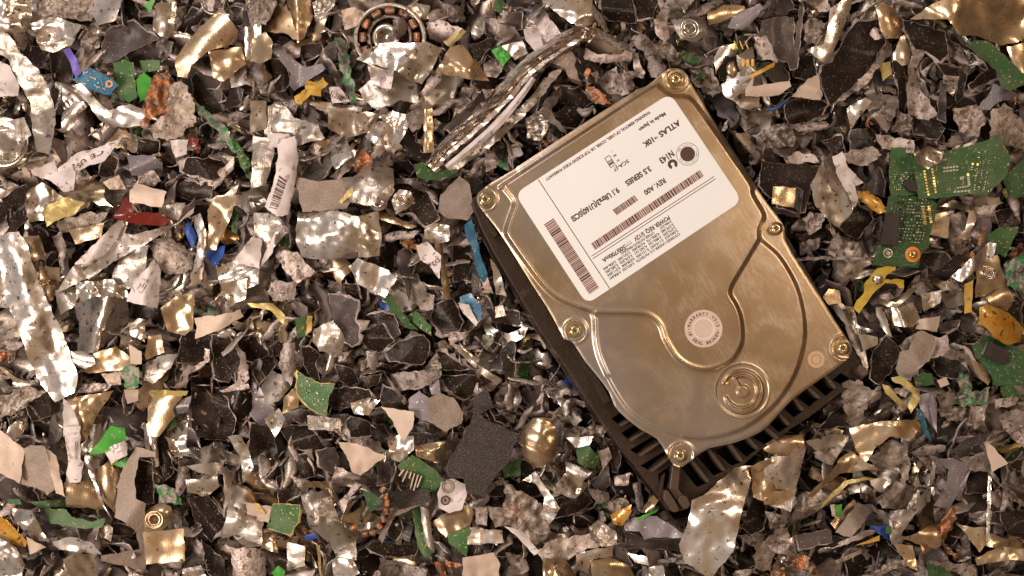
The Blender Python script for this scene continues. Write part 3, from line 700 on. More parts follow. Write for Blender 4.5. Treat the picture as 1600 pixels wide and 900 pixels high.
PIECES = """
@A0
Sc6 | shiny crumpled foil sheet filling the top left corner | 0,0 200,0 190,120 130,270 60,260 0,170
K3 | | 200,240 310,250 300,400 240,420 140,330
Acw6 | long dull silver sheet twisting down beside the left edge, right of the white paper | 0,180 60,230 130,340 240,440 300,560 340,700 330,830 300,900 230,900 200,800 190,640 110,500 60,380 0,300
K4 | | 310,310 420,290 460,400 450,500 340,520 320,430
Df6 | smooth charcoal wedge shard just above the blue and green boards | 670,190 830,130 900,190 990,240 800,330 720,380 650,385 640,290
J7f blueboard | small blue circuit board chip with a copper ring pad | 460,500 560,430 700,500 730,530 680,590 600,570
P5f | upright green board strip right of the blue board chip | 710,400 780,380 830,400 850,600 800,630 740,580
P5f | | 880,380 990,380 1000,430 900,450
Q4f | | 850,510 900,460 950,500 930,600 880,620
Su6 | curled silver ribbon below the small blue board chip | 460,540 520,530 620,640 680,690 800,650 880,680 890,780 700,790 620,740 560,650
Su5 | | 390,800 400,700 480,640 560,650 480,720 450,800
C6b | orange copper winding crust right of the green board strips | 880,780 900,650 960,480 1040,450 1080,500 1060,700 960,720 920,800
Ux5 | grey crushed lump with a pitted face beside the orange copper crust | 1060,560 1130,500 1200,620 1220,760 1100,860 980,860 930,800 1050,700
Tu7 | wide tan metal strip arching up to the right, right of the copper crust | 1380,60 1480,200 1470,270 1300,320 1200,400 1180,480 1120,470 1100,370 1200,230 1300,130
K4 | | 1200,50 1290,70 1200,210 1110,190 1160,110
Tc6 | square tan foil leaf right of the arching tan strip | 1310,330 1500,300 1530,400 1400,500 1340,480
K4r | | 1200,500 1250,440 1420,620 1360,640 1440,700 1300,760 1220,650
I6 | thin green edged board sliver hanging diagonally near the top left quarter | 1200,620 1300,700 1400,780 1490,900 1430,900 1340,800 1230,700
F6 | | 1180,860 1240,870 1230,920 1190,910
Sx6 | | 200,150 330,110 430,140 500,160 440,280 330,320 260,300
Ub5 | | 240,20 380,0 600,0 560,130 400,110 250,90
Sr5 | | 590,0 760,0 720,120 620,150 580,80
Sc5 | | 980,30 1100,20 1080,200 1040,240 960,180
V6 | small purple plastic streak left of the charcoal wedge | 400,320 440,310 480,380 500,450 470,480 440,390
Ax9 | | 0,860 90,800 150,880 120,960 40,1000 0,980
Sc9 | | 70,760 150,740 190,840 140,880
W4 | | 0,380 60,420 110,520 110,590 0,600
G5 | | 1280,0 1340,0 1330,60 1300,60
Sr5 | | 1530,180 1600,150 1600,360 1540,370
Sr4 | | 1440,430 1530,410 1540,520 1450,540
Gb4 | | 980,240 1080,270 1060,340 1000,400 990,330
Ub4 | | 560,160 640,150 620,290 560,320 500,290
Ub4 | | 1060,860 1180,760 1240,830 1200,900 1080,900
G4 | | 1360,740 1480,700 1580,720 1500,740 1400,760
D3 | | 1450,540 1520,560 1500,650 1400,680
Q4 | | 900,30 960,0 980,0 940,70
C5b | | 670,90 710,85 705,135 680,135
@A1
Sc9 | foil scoop with a yellow glint draped over the broken motor | 700,310 780,275 870,265 960,275 1060,265 1150,310 1090,430 1030,520 960,500 860,430 740,400 640,370
G9k | | 860,130 920,110 945,180 890,240 850,200
Tdc7 | bright tan foil wedge pointing right, just right of the copper ringed motor | 1130,450 1220,300 1290,290 1400,420 1450,500 1330,490
I6 | upright crusted sliver with green flecks left of the copper ringed motor | 500,250 560,270 590,420 625,620 600,650 560,560 520,380
Y8 | notched bright yellow plastic piece in the upper left | 250,600 310,560 320,510 380,520 410,490 440,530 400,560 400,600 340,590 290,645 255,630
H6 | | 130,340 180,330 300,420 400,400 420,430 240,560 210,510 220,460
K4 | | 100,370 170,380 210,500 180,560 120,560 110,450
W8 motorlabel | tiny white label scrap with printed lines on crushed cup below the motor | 760,450 860,430 840,550 780,540
Ac6 | crumpled silver cup with a tiny white label, below the copper ringed motor | 700,400 760,380 900,430 1000,530 1000,640 900,620 760,680 680,620 650,560 720,500
Dr6 | ribbed dark grey bar left of the long silver rail | 1180,800 1400,590 1450,600 1440,660 1220,820
Tk6 | bright folded tan blade hanging from the top edge | 180,0 330,0 350,100 300,230 260,260 240,160
Ub6 | | 0,0 130,0 100,80 60,150 0,170
L6b | | 540,70 620,50 680,90 620,160 560,180
Tc7 | | 0,250 60,210 100,270 90,360 30,390 0,370
Gk5 | | 170,290 220,260 270,290 270,350 210,360 190,320
K4 | | 270,290 400,270 420,330 300,380
Su7 | short shiny bar lying flat below the yellow plastic piece | 370,630 650,670 640,700 460,710 340,650
Sc6 | | 460,700 640,700 820,720 700,820 560,860 460,800
Sx7 | twisted shiny metal scoop left of the long silver rail | 690,850 760,740 850,700 930,720 940,800 880,900 740,890
Auc5 | | 60,680 160,640 240,740 380,780 420,860 240,900 60,880
W5 | | 80,840 200,840 240,900 90,900
Tr5 | | 1050,680 1100,690 1110,900 1050,900
Gu5 | | 960,680 1100,470 1170,450 1140,520 1000,680
G5 | | 720,0 850,0 860,30 740,30
Sx5 | | 920,80 1000,20 1080,40 1060,120 1000,110
Gu5 | | 1070,150 1150,130 1280,180 1200,270 1090,240
Kr5 | | 1340,280 1480,240 1560,280 1540,320 1460,300 1390,390
Q5b | | 1480,320 1530,290 1590,350 1540,410
P4 | | 1500,0 1560,30 1530,80 1490,60
Z6 | | 1180,260 1280,180 1310,200 1220,290
W6 barmini | small white scrap with a bar code right of the yellow plastic piece | 460,550 520,550 580,630 480,640
Dr5 | | 430,300 490,260 500,330 420,430 380,400
G5 | | 1420,560 1560,570 1560,600 1440,610
Ab5 | | 360,20 450,0 520,0 440,110 380,130
G5 | | 630,640 700,620 720,680 640,700
Uc5 | | 930,740 1040,640 1060,760 980,820
G5b | | 1430,400 1490,370 1540,420 1500,480 1430,470
Sc5 | | 0,640 60,640 60,800 0,820
@A2
Scd6 | shiny domed foil flap with a green fleck at the top edge above the drive | 190,0 490,0 510,120 470,155 370,140 260,60
Q7 | | 285,0 350,0 330,35 290,25
K5+ | speckled black plate at the top edge, right of the shiny domed flap | 550,0 750,0 770,60 780,150 600,130 560,90
K5 | | 750,0 920,0 880,110 790,120
G6 | | 900,0 990,60 960,120 900,110 930,60
G5 | | 510,40 560,100 580,150 540,160 520,110
G5 | | 890,130 960,110 980,230 950,260 900,200
Ad5 boss1 | round silver screw boss with ring grooves above the drive's top right screw | 1000,130 1200,110 1210,210 1140,260 1060,240
G6 | | 1080,100 1180,40 1300,0 1310,20 1150,110
T5u | | 1230,70 1290,30 1440,40 1450,80 1350,120 1240,150
H7u | smooth violet grey petal near the top edge, above the gold pinned connector | 1360,165 1390,100 1540,30 1560,60 1480,150 1440,180
D5 | | 1150,240 1280,230 1260,300 1200,310
A6 pins3 | small tan connector with three gold pins near the top edge | 1410,350 1500,300 1520,440 1430,470
K5f oval | dark housing holding an oval gold disc, left of the gold pinned connector | 1290,430 1340,360 1430,350 1440,470 1400,520 1300,500
Su6 | | 1270,360 1300,300 1390,280 1400,340 1330,350 1290,420 1280,460
Y7 | thin yellow strip slanting from the pink plastic prong | 1490,470 1600,390 1600,420 1500,485
P5b | | 1050,340 1080,320 1170,370 1160,400 1110,400
P5b | | 1150,480 1190,450 1220,470 1160,510
Ub5 | | 1090,400 1250,430 1300,560 1250,600 1150,540
Gu6~ | pale grey plastic flap touching the drive's top right corner | 740,250 830,220 870,270 960,430 900,480 870,480 830,320 780,300
K5- | | 770,300 830,320 870,470 830,480
G7 | | 760,340 790,340 800,400 830,450 820,480 770,470
Gu6 | | 470,310 540,340 670,340 720,300 760,310 720,380 590,390 470,370
Gk6 | | 540,180 720,280 730,310 640,300 540,230
Gx6 | crumpled pale grey flake standing above the drive's top side | 500,460 540,450 560,490 620,440 650,420 660,460 760,450 740,580 680,590 600,570 540,520
C5b | glowing copper coil in the hollow above the drive's top side | 460,460 490,440 480,540 540,560 610,640 520,640 470,580
K4u | | 300,540 420,550 500,640 440,680 310,640
K3u | | 250,720 380,640 480,700 400,800 300,780
G7 | hooked pale grey strip pointing at the drive's top side | 180,690 220,620 300,570 310,600 250,680 270,740 330,800 335,830 240,760
W5 | | 80,190 150,170 180,230 190,320 160,330 90,250
G5 | | 630,600 690,590 700,640 640,660
Ub5 | | 880,280 960,260 1040,330 1020,380 940,360
D4 | | 1240,400 1280,300 1320,300 1270,410
K4 | | 810,200 890,150 910,230 860,270
Gu5 | | 1520,240 1590,230 1600,380 1540,360
D4r | | 0,80 60,80 60,180 0,190
Sc5 | | 0,290 60,260 90,330 20,370
Ab4 | | 90,740 180,700 230,780 180,870 100,860
@R2
L7u pinkarm | pinkish plastic prong right of the drive's top right corner | 830,200 880,120 870,180 980,165 1080,150 1090,180 1020,230 900,240 830,235
Su7 | | 720,250 800,170 830,160 830,200 760,240
@A3
K6+ bigplate | large speckled black plate with pale torn edge, upper right | 330,420 400,390 500,200 560,130 700,120 740,260 700,320 600,480 390,665 340,560 320,470
K5+ | second speckled black plate with a pale top edge, right of the tan capsule | 840,120 1000,160 1110,200 1130,340 1080,390 1000,330 920,310 850,180
Td8 | tan rounded capsule lying across the two speckled black plates | 680,50 720,30 790,60 830,180 830,230 740,235 710,190
G7 disk | small pale round disc on the large speckled black plate | 640,210 665,175 720,180 725,235 670,245
Su7 | silver spike below the tan capsule | 780,360 830,240 850,230 880,300 880,390 840,400
G7 | pale broken edge strip along the large speckled plate's lower side | 690,350 740,260 760,290 760,350 700,400 620,520 400,660 385,640 600,470 660,400
Su6 | tall silver sheet curling down beside the large speckled plate | 390,60 450,20 520,0 510,60 440,240 380,370 350,380 250,300 350,270 380,150
Ub5 | | 220,160 280,120 360,150 370,220 340,270 250,270
D6r | dark grey plastic frame with long ribs near the top edge | 0,130 60,110 160,110 160,300 200,20 220,30 180,420 140,430 120,380 70,370 0,220
G6 | | 250,0 370,0 380,60 320,70
Tcw6 | large crumpled tan foil filling the top right corner | 900,120 1050,20 1200,0 1600,0 1600,240 1450,280 1300,220 1200,220 1130,120
Tu6 | | 1500,300 1600,270 1600,480 1530,400
P7f | long green board strip slanting down at the right edge | 1150,190 1180,200 1250,270 1330,260 1390,270 1600,480 1590,520 1500,555 1450,530 1430,440 1300,330
K5+ | | 1120,190 1300,330 1430,440 1440,490 1270,570 1250,540 1380,430 1340,370 1130,240
K5u~ | | 780,400 810,380 850,440 870,600 850,700 820,690 810,520
Gx6 | crumpled pale bone shaped flake between the black plates and the green strip | 880,440 920,430 950,560 1050,700 1000,740 880,710 870,580
H6 | | 1410,530 1500,560 1560,600 1430,640 1390,680 1320,670 1380,600
G5 | | 900,350 950,325 970,340 930,420 880,420
G5 | | 590,620 700,590 800,610 810,650 740,820 670,740 720,660 640,700
K5+ | round rimmed black shard just right of the blue wire | 110,640 180,610 320,610 380,650 340,720 240,770 130,780 100,700
Gb6 | | 0,850 30,790 100,770 170,860 150,900 20,900
L5 | | 160,600 250,500 310,480 335,590 320,620 240,610
K4 | | 160,480 190,350 280,350 300,470 240,500
Z4c | | 700,400 760,390 770,460 720,500
Uc6 | | 1400,700 1480,650 1600,780 1600,900 1390,890
K4~ | | 1060,400 1220,430 1240,470 1220,600 1180,640 1180,520 1090,450
Gr5 | | 1100,470 1190,480 1180,530 1100,520
D6 | | 1080,510 1110,510 1110,760 1060,740
K4 | | 520,820 640,800 680,850 700,900 520,900
G5 | | 680,840 900,880 900,900 720,900
Gu5 | | 150,790 350,760 370,780 330,810 200,820
U5b | | 1160,690 1300,660 1360,740 1300,860 1200,820
K4 | | 1280,600 1380,560 1420,520 1380,600 1320,660
D4 | | 0,400 90,390 130,470 120,530 20,500
Sc5 | | 500,680 600,620 640,640 560,740 520,800
U4b | | 820,700 900,740 880,840 780,820
K4 | | 900,740 1040,720 1100,800 1060,870 920,850
@B0
W7 ce | torn white label scrap with bold black CE letters, left side | 360,160 480,60 600,30 750,0 680,60 640,110 540,140 470,180 460,280 400,290 330,230 220,190 210,160 350,110 370,190
K6+ | square black shard framed in pale metal, right of the CE label scrap | 610,190 660,50 740,90 720,200 650,210
H6 | | 800,70 960,80 1010,120 1000,200 830,190
K5+ | | 860,0 1000,0 990,60 900,90 850,50
K7+ | speckled black plate with a jagged pale lip, upper right of the red clip | 1130,170 1170,80 1420,100 1390,200 1340,230 1170,190
K5u | | 1040,250 1140,210 1330,250 1310,340 1180,350 1050,290
Sc5 | | 180,300 260,250 330,290 390,340 280,380 270,470 190,480 160,380
L7 | white plastic clip body with a yellow dot, on the red clip | 820,290 860,250 1030,300 1000,390 820,360
F7 redclip | dark red plastic clip in the left part of the heap | 720,460 790,340 820,360 840,430 980,430 1050,470 1020,505 870,500
A6 | | 1000,390 1150,370 1110,470 1000,430
Avc6 | long crumpled foil strip rising to the right under the red clip | 370,900 460,770 740,480 800,480 780,560 830,570 1090,500 1200,400 1190,440 950,600 700,740 620,800 450,880
W7 | long white label sliver lying in the foil strip below the red clip | 480,740 700,520 760,490 730,590 640,690 540,740
W6 slip | white label slip with small print, below the long foil strip | 800,980 830,890 960,730 1000,800 990,900 980,1020 900,1000
Ud5 | | 950,590 1080,600 1150,640 1200,700 1190,780 1100,810 1020,790 960,700
B5 | blue plastic scrap behind the curved silver strip, left half | 1150,530 1180,490 1230,580 1200,640
B5c | crumpled blue scrap below the other blue piece, left half | 1300,670 1400,640 1390,700 1340,760 1290,700
Su6 | curved silver strip in front of the blue scraps | 1200,470 1250,450 1290,570 1260,740 1200,800 1230,680 1240,580
Tc6 | | 1300,420 1350,340 1480,330 1420,500 1350,650 1300,640 1310,520
T6c | | 150,590 240,580 280,690 210,730
T4 | | 250,770 370,780 360,900 260,900
Gu5 | | 330,590 380,560 410,640 390,800 370,790 370,680
K3 | | 0,400 100,280 160,260 160,480 80,560 0,560
Scr6 | | 1360,780 1500,720 1600,780 1600,870 1400,900
W6 | | 1480,710 1570,590 1600,600 1600,770 1500,740
Ac5 | | 700,850 760,680 920,640 900,800 840,880 740,900
Zc6 | | 280,400 400,340 520,370 460,440 340,480 300,510
L5b | | 650,240 740,200 780,280 690,280
P5b | | 1440,0 1500,20 1560,110 1540,200 1500,120
P4b | | 1450,420 1490,430 1480,560 1450,540
Gb5 | | 870,190 960,170 1000,230 960,260 880,240
F5 | | 1200,0 1220,0 1245,50 1230,55
W5 | | 1070,0 1170,0 1160,60 1100,80 1080,40
Uc5 | | 370,480 520,440 660,430 620,500 480,540 380,560
T4c | | 440,540 640,500 620,580 480,620
Gu4 | | 1290,240 1450,100 1450,160 1330,290 1290,290
@B1
W6u codelabel | curled white label with a bar code around a metal tube, left of the beige plate | 130,0 240,0 260,90 240,250 200,430 130,440 60,380 110,250 140,80
Ac5 | | 0,0 120,0 110,60 60,250 0,260
Scu6 bigsil | bright rectangular silver plate with soft dents, left of centre | 265,430 500,425 635,460 635,710 380,715 290,700 255,600
Sc6 | narrow silver plate right of the bright dented rectangle | 640,460 760,430 780,560 770,690 645,700
X6f | flat speckled beige plate above the bright silver rectangle | 250,210 400,240 590,210 600,330 560,400 470,410 300,420
Acd6 | bulging silver capsule of crushed metal right of the beige plate | 560,250 740,110 850,160 860,290 820,350 700,380 600,360
C7b | orange copper knot above the crushed silver capsule | 610,130 660,40 720,100 710,150 670,190 620,170
Z7 | thin yellow rod crossing the crushed silver capsule | 470,410 490,410 740,190 720,180 600,270
K5+ | black shard with pale rim holding the hexagonal silver nut | 780,380 860,220 900,215 1030,250 1080,310 1150,470 1060,520 980,430 860,430
Sd8 hex | bright hexagonal silver nut on a black shard, near the top left of the drive | 850,350 900,290 960,300 985,350 940,400 880,430
G6 | | 870,220 1000,215 1080,300 1040,300 950,250 870,250
Tu7 | | 780,420 990,510 960,525 840,490 780,470
Gu6 | | 790,570 900,545 1010,550 960,590 800,610
C6b | copper ring just below the long grey bar, left of the drive | 910,620 960,595 1010,630 1000,660 930,650
Du5 | round black barrel left of the printed white scrap | 890,680 950,650 1000,740 970,820 900,800 880,730
W7 d2 | torn white scrap printed D2, left of the drive | 1010,640 1070,620 1150,700 1140,830 1080,750 1030,720
Tu7 | curved tan bar standing between the printed scrap and the drive | 1120,600 1160,620 1210,900 1170,900 1150,720 1120,650
Sx6 | | 1060,540 1120,500 1200,520 1200,600 1120,620 1060,600
J7f | long blue board sliver with a torn cream edge beside the drive's left side | 1310,520 1350,490 1380,600 1400,690 1440,800 1420,860 1380,780 1350,640 1320,590
L6 | | 1440,820 1480,900 1430,900 1400,830
K5 | | 1230,640 1340,640 1330,830 1240,860
X5 | | 1160,320 1270,210 1330,260 1360,400 1320,470 1200,460 1140,420
P5f | dark green board scrap under the lower end of the long rail | 1000,130 1050,120 1100,170 1260,160 1200,200 1100,220 1020,210
G5 | | 1430,40 1490,60 1500,140 1440,170
Sc7 | shiny bent foil below the bright silver rectangle | 590,770 640,720 820,790 870,840 800,900 640,870
G6 | | 130,700 180,670 260,680 300,740 370,800 260,860 200,810
Ac5 | | 0,440 120,440 180,560 60,700 0,780
W6 | | 40,720 120,550 100,680 20,780
Tc6 | | 330,0 430,30 460,0 400,-20
Sx6 | | 480,20 560,0 590,80 500,150 470,80
G4 | | 620,900 760,860 880,900 760,940
P3 | | 150,600 240,590 240,620 160,640
D4 | | 330,130 460,60 480,120 400,230 290,200
K4 | | 860,120 950,100 990,160 960,200 870,180
D5 | | 1350,740 1400,780 1400,900 1350,900
S5c | | 1470,730 1520,800 1560,900 1500,900
G5 | | 470,200 600,90 610,130 520,220
@B3
K6f dusty | dusty black plate right of the drive, holding a square tan pad | 0,110 100,130 250,130 330,150 260,290 230,420 100,430 40,350 0,260
T8f- squarepad | square tan metal pad on the dusty black plate right of the drive | 40,270 165,280 155,390 30,370
D6r | | 30,390 190,440 200,460 40,430
D6r | | 175,270 220,290 200,440 165,380
Sr7 | large silver scrap with pressed ridges between the drive and the green boards | 270,260 350,100 400,60 420,150 550,330 520,420 430,510 380,470 300,380
Wc7 crink | crinkled white label with black marks right of the ridged silver scrap | 410,90 470,60 500,150 590,240 540,260 560,330 540,380 440,200
P7f pcba | upright green board strip above the board with the black chip, right side | 770,30 940,40 940,310 850,320 770,320 760,200
P8f pcbb | wide green board with gold pads and white print near the right edge | 905,80 1080,60 1250,20 1440,0 1510,100 1480,200 1360,320 1250,310 1130,330 950,340 930,200
P8f pcbc | green board with a black chip and an orange ringed screw, right side | 760,335 1000,340 1055,380 1030,500 1010,560 1000,640 950,690 940,765 660,750 700,620 740,440
P7f | green board corner with a yellow torn edge cut by the right edge of the picture | 1620,70 1550,140 1470,210 1520,330 1620,310
Sx9 | crumpled dark silver lump on top of the two green boards | 920,60 1000,20 1090,50 1070,110 1000,150 940,120
D6 | | 610,280 690,150 730,230 720,330 640,300
O6u | curved amber strip with a white glint beside the green boards | 565,300 630,300 700,350 740,420 690,430 590,360
K6+ | black block shard below the ridged silver scrap | 440,520 560,380 640,420 660,470 560,600 480,560
G5b | | 220,470 270,430 350,450 330,520 260,560
Gb5 | | 200,620 320,590 310,650 210,690
G6b | | 500,620 560,620 580,660 540,700
Gu6 | long thin grey strip below the black block shard | 180,715 400,700 620,710 640,730 420,720 200,730
T5c | | 1030,440 1130,430 1120,580 1010,560
Scw6 | curved silver loop right of the board with the black chip | 1090,400 1160,360 1280,400 1290,480 1240,580 1150,590 1230,530 1250,430 1130,400
G5 | | 1130,450 1230,430 1240,540 1130,580
Gu6 | | 1300,400 1420,380 1380,460 1310,450
K4 | | 1420,430 1600,350 1600,560 1450,520
P6f | | 1380,570 1440,530 1560,530 1480,700 1400,640
G6 | | 1450,530 1560,520 1530,560
Sx7 | crumpled silver bar pointing up right below the chip board | 1160,820 1380,620 1420,630 1400,700 1220,850
T6f holeplate | tan bracket with a round silver hole at the lower right of the chip board | 1310,750 1430,700 1500,900 1300,900
C4b | | 1240,690 1290,680 1280,760 1210,760
C5 | | 1320,560 1360,510 1350,620 1320,630
K5 | | 960,680 1100,680 1140,720 1030,790 960,720
Ib6 | crusted pale green board corner at the right edge | 1480,760 1600,690 1600,900 1500,880
Uc6 | | 480,60 650,20 700,70 620,130 510,120
K4 | | 340,0 460,0 480,60 400,50
Gc5 | | 400,600 440,560 460,620 420,700 380,680
K4 | | 650,560 700,450 720,500 690,600
D5 | | 0,0 200,0 130,90 60,60
G6 | | 110,90 180,50 280,70 310,110 130,120
@C3
K5 | | 470,0 540,0 530,90 500,130
A5u | brown grey strip lying along the drive's lower right side | 400,130 470,110 560,200 580,310 610,420 620,520 570,420 520,350 480,220
K6~ | brown black slab below right of the drive's lower right screw | 660,580 640,560 660,400 740,300 800,350 820,410 770,520 700,600
X7~ | large flat taupe shard right of the brown black slab | 800,500 830,400 880,390 920,290 960,270 1040,310 1040,360 1000,450 920,510 890,570 830,550
G6 | | 820,360 910,290 900,370 850,400
G6 | | 1040,320 1120,300 1130,370 1240,420 1250,470 1080,420 1020,440
K5+ | speckled black shard below a pale torn strip, right of the taupe shard | 1010,460 1080,430 1200,450 1260,520 1220,570 1100,560 1050,540
K5 | | 1120,290 1180,260 1240,300 1220,395 1130,370
Z8u- prongs | bent golden prong below the brown black slab | 780,570 830,560 940,640 940,690 890,770 870,730 900,660 840,610 790,590
Z7 | straight golden prong left of the bent one | 720,610 760,620 850,730 840,750 740,660
H6 | | 940,680 1050,650 1050,890 960,760
J7 | blue board edge leaning on the grey plate below the golden prongs | 930,760 960,770 1020,900 980,900
S6 | | 740,140 900,100 950,200 900,240 770,230
Su7 | | 680,130 720,130 770,300 740,280 680,200
Sv6 | | 690,90 800,120 920,10 870,10 800,90 700,60
L5 | | 950,200 1070,180 1050,270 930,250
O8d | glossy amber lens shaped film at the right edge | 1330,130 1380,110 1500,160 1590,250 1570,330 1500,350 1420,310 1370,250 1320,230
Yr7 | short ribbed yellow ribbon above the amber lens | 1230,0 1280,0 1270,140 1230,150
P7f pcbd | green board with a tilted dark chip at the right edge | 1280,370 1350,300 1420,320 1560,380 1610,420 1610,600 1500,610 1420,600 1380,520 1300,430
P4 | | 1460,620 1600,600 1600,650 1480,690
Tu7 | | 1270,450 1330,480 1390,570 1370,600 1310,550
P5f | small green board piece below the taupe shard | 920,570 960,530 1020,540 1030,600 930,610
Tu6 | | 1370,60 1490,0 1530,70 1490,140 1400,110
Ub5 | | 1060,760 1110,720 1280,760 1280,800 1180,830 1080,800
G6 | | 1270,740 1340,750 1350,850 1290,870
Gc6 | pale crumpled shard at the right edge below the dark chip board | 1450,800 1520,770 1600,760 1600,880 1480,890
Ib5 | | 1200,540 1260,560 1270,650 1380,620 1370,690 1280,740 1190,720
Uc5 | crushed grey brown lump just below the drive's right corner | 470,600 560,580 640,640 700,620 700,680 600,760 620,900 540,900 480,760
L6 | | 1060,580 1110,560 1130,600 1080,620
T6f | | 350,60 380,10 440,20 450,90 380,100
Sx6 | | 490,120 540,130 560,230 650,260 620,270 550,240
G5 | | 700,50 760,30 790,60 720,100
A5 | | 960,40 1080,20 1070,90 980,140
D4 | | 1060,220 1200,200 1180,250 1080,280
K4 | | 840,260 900,240 900,290 830,340
U5b | | 760,640 860,620 830,560 900,600 860,680
A5c | | 1060,680 1160,640 1180,720 1080,740
S5c | | 570,290 680,310 680,350 600,390
K4 | | 400,780 480,740 480,860 330,880
G5 | | 1420,700 1560,680 1540,730 1430,750
@C0
Sc7r | long glossy ribbed foil ribbon hanging down the left side | 0,-310 120,-340 170,-260 240,-40 300,100 380,260 480,540 460,640 340,700 260,600 180,440 100,200 40,80 0,0
Sk6 | boxy crumpled silver can right of the long ribbed ribbon | 470,120 500,50 580,40 790,70 800,200 640,360 600,400 490,390 500,230
Tc6 | | 1010,130 1100,60 1210,50 1200,250 1150,290 1050,260
L7 | torn cream tape flag left of the black panel | 1225,190 1380,170 1490,140 1510,180 1370,260 1230,310 1240,240
Sc7 | | 1390,0 1540,0 1530,60 1440,110
K5~ | smooth black panel with a small hole, left of the centre | 1110,460 1140,290 1220,270 1320,300 1300,400 1220,470
K5r | | 1330,300 1430,300 1530,430 1550,560 1480,600 1460,520 1430,590 1340,560
G6 | | 1430,300 1530,430 1550,560 1490,620 1400,630 1480,580 1500,450
Tc6 | | 910,420 930,310 1000,300 1020,400 920,440
Sc5 | | 810,230 900,220 900,330 820,290
Tc5 | wide tan metal sheet below the boxy crumpled can | 470,480 600,410 720,370 820,450 800,500 560,530
L6c | | 810,360 880,400 880,470 820,470
I6c | crusted green knob in the lower left part | 750,520 800,490 860,500 860,610 790,620
Su6 | | 450,400 560,400 590,470 530,500 460,460
K3 | | 1200,560 1330,540 1470,820 1440,900 1200,900
G6 | hooked pale grey edge below the smooth black panel | 1090,610 1150,570 1150,520 1270,460 1270,390 1300,400 1290,470 1180,540 1170,610
Tc6 | | 430,700 520,680 700,650 600,800 540,900 460,900
Tu6 | tan half tube with a yellow rim in the lower left part | 930,700 950,660 1150,660 1080,750 1090,800 990,900 930,900
Z7 | | 940,650 960,640 1160,645 1150,670 960,680
H6 | | 1080,720 1190,680 1170,770 1090,790
Ub5 | | 0,700 150,620 280,650 220,690 80,790 0,800
K4 | | 170,740 240,680 310,750 310,800 200,830
W7 | | 400,700 440,730 490,840 490,900 400,900
T5 | | 0,470 130,580 100,590 0,500
C5b | | 0,400 50,400 50,450 0,460
Lb5 | | 640,540 740,530 750,600 680,600
Su7 | | 660,390 700,330 850,200 900,210 780,250 680,360
K3 | | 1340,620 1590,650 1600,880 1450,820
Sx5 | | 480,0 700,0 820,60 600,50 490,90
Ax5 | | 350,20 500,0 460,110 380,160
Tu5 | | 260,0 350,0 330,70 290,90
Gb5 | | 500,600 700,600 640,650 500,650
A5c | | 900,480 1000,430 1100,420 1060,500 960,590 900,560
Gu5 | | 1380,640 1540,600 1550,630 1400,650
L5 | | 780,640 860,640 860,700 800,720
P4 | | 1040,830 1090,800 1100,860 1050,890
K4 | | 900,240 1000,240 900,300 830,300
@C1
D7f+ | big smooth charcoal plate with pale torn rim, centre left | 450,30 540,40 580,60 640,80 620,200 650,260 640,350 600,375 530,320 480,170 460,90
K5+ | | 540,0 700,0 700,60 650,130 630,70 560,50
K8k~ | folded black box corner overlapping the big charcoal plate | 640,290 780,220 860,330 790,390 740,405 700,380
K6~ | | 680,180 790,150 860,170 900,290 860,320 790,220 690,260
K7+ | wide black bowl shard with heavy pale lower lip, centre | 830,460 800,400 900,330 1050,290 1090,340 1080,430 1040,480 940,470
K6+ | | 1090,180 1120,100 1230,60 1300,210 1280,260 1200,290 1160,300
P7f | long green board splinter slanting down right near the centre | 780,50 850,50 900,140 1000,250 940,240 860,150
P6b | | 950,180 1000,150 1050,200 1090,240 1090,290 1040,260
B7 | small blue piece on the slanting green splinter | 770,80 830,100 830,140 780,120
P7f~ greensheet | torn square of green board below the centre left arc shards | 260,520 300,550 400,600 490,600 450,680 440,800 370,770 300,710 260,650
G7u | smooth pale grey petal left of the torn green square | 140,480 180,350 240,350 250,520 215,600 170,550
Au6 | | 40,620 100,520 170,560 210,620 140,700 60,720
Tc5 | | 170,780 180,680 250,620 270,680 260,740
K6~ | black arc shard above the torn green square | 290,370 330,370 400,420 370,480 400,580 340,550 300,480
Kx5 | | 450,640 560,620 700,640 730,700 650,750 590,740 500,760 450,710
K6~ | | 780,700 800,620 860,640 920,700 960,770 860,760 800,750
L8f | flat pinkish white chip on black shards, below centre | 790,750 980,780 975,860 920,900 880,880 850,820
H7f | pale violet grey flake left of the speckled grey one | 960,700 1020,650 1080,700 1100,840 1000,800 965,770
X7f | rounded speckled grey flake right of the violet grey one | 1080,700 1150,665 1230,690 1290,780 1280,840 1180,890 1100,830
K6+ | black dish shard with pale lip left of the drive's lower half | 1140,550 1350,540 1420,580 1370,660 1300,700 1200,640
K6+ | | 1120,390 1180,400 1240,450 1340,500 1280,520 1160,510 1130,450
Su8 | bright slanting rail right of the wide black bowl shard | 1220,350 1300,370 1380,440 1370,500 1300,430
Ac6 | cloudy glassy tube end left of the folded black box corner | 370,260 480,210 520,260 560,330 520,400 400,390 360,330
G6 | | 450,400 520,380 550,420 480,430
G7u | | 690,400 770,410 740,530 710,490
G7 | | 1210,290 1330,270 1320,300 1220,350
K6~ | | 1530,390 1600,320 1600,560 1570,590 1540,510
A7 | grey perforated strip pointing at the drive's left side | 1400,490 1530,570 1500,600 1400,530
J7f | small blue board scrap with white flap left of the drive | 1280,60 1340,40 1400,110 1400,190 1350,190 1280,120
W7 | | 1270,100 1330,110 1380,210 1370,230 1300,160
P6f | | 250,200 300,180 330,240 310,290 260,310
Y7 | curled yellow scrap beside green slivers, centre left | 320,180 350,180 345,260 310,290 320,230
K4 | | 50,310 160,290 170,420 90,430
Zu6 | yellow arc of wire insulation, left of centre | 0,100 100,100 170,170 160,220 90,140 0,120
Gf7 | pale grey plate above the yellow arc | 80,20 120,0 250,0 230,70 110,75
Gk6 | | 800,530 840,580 940,710 920,720 850,620
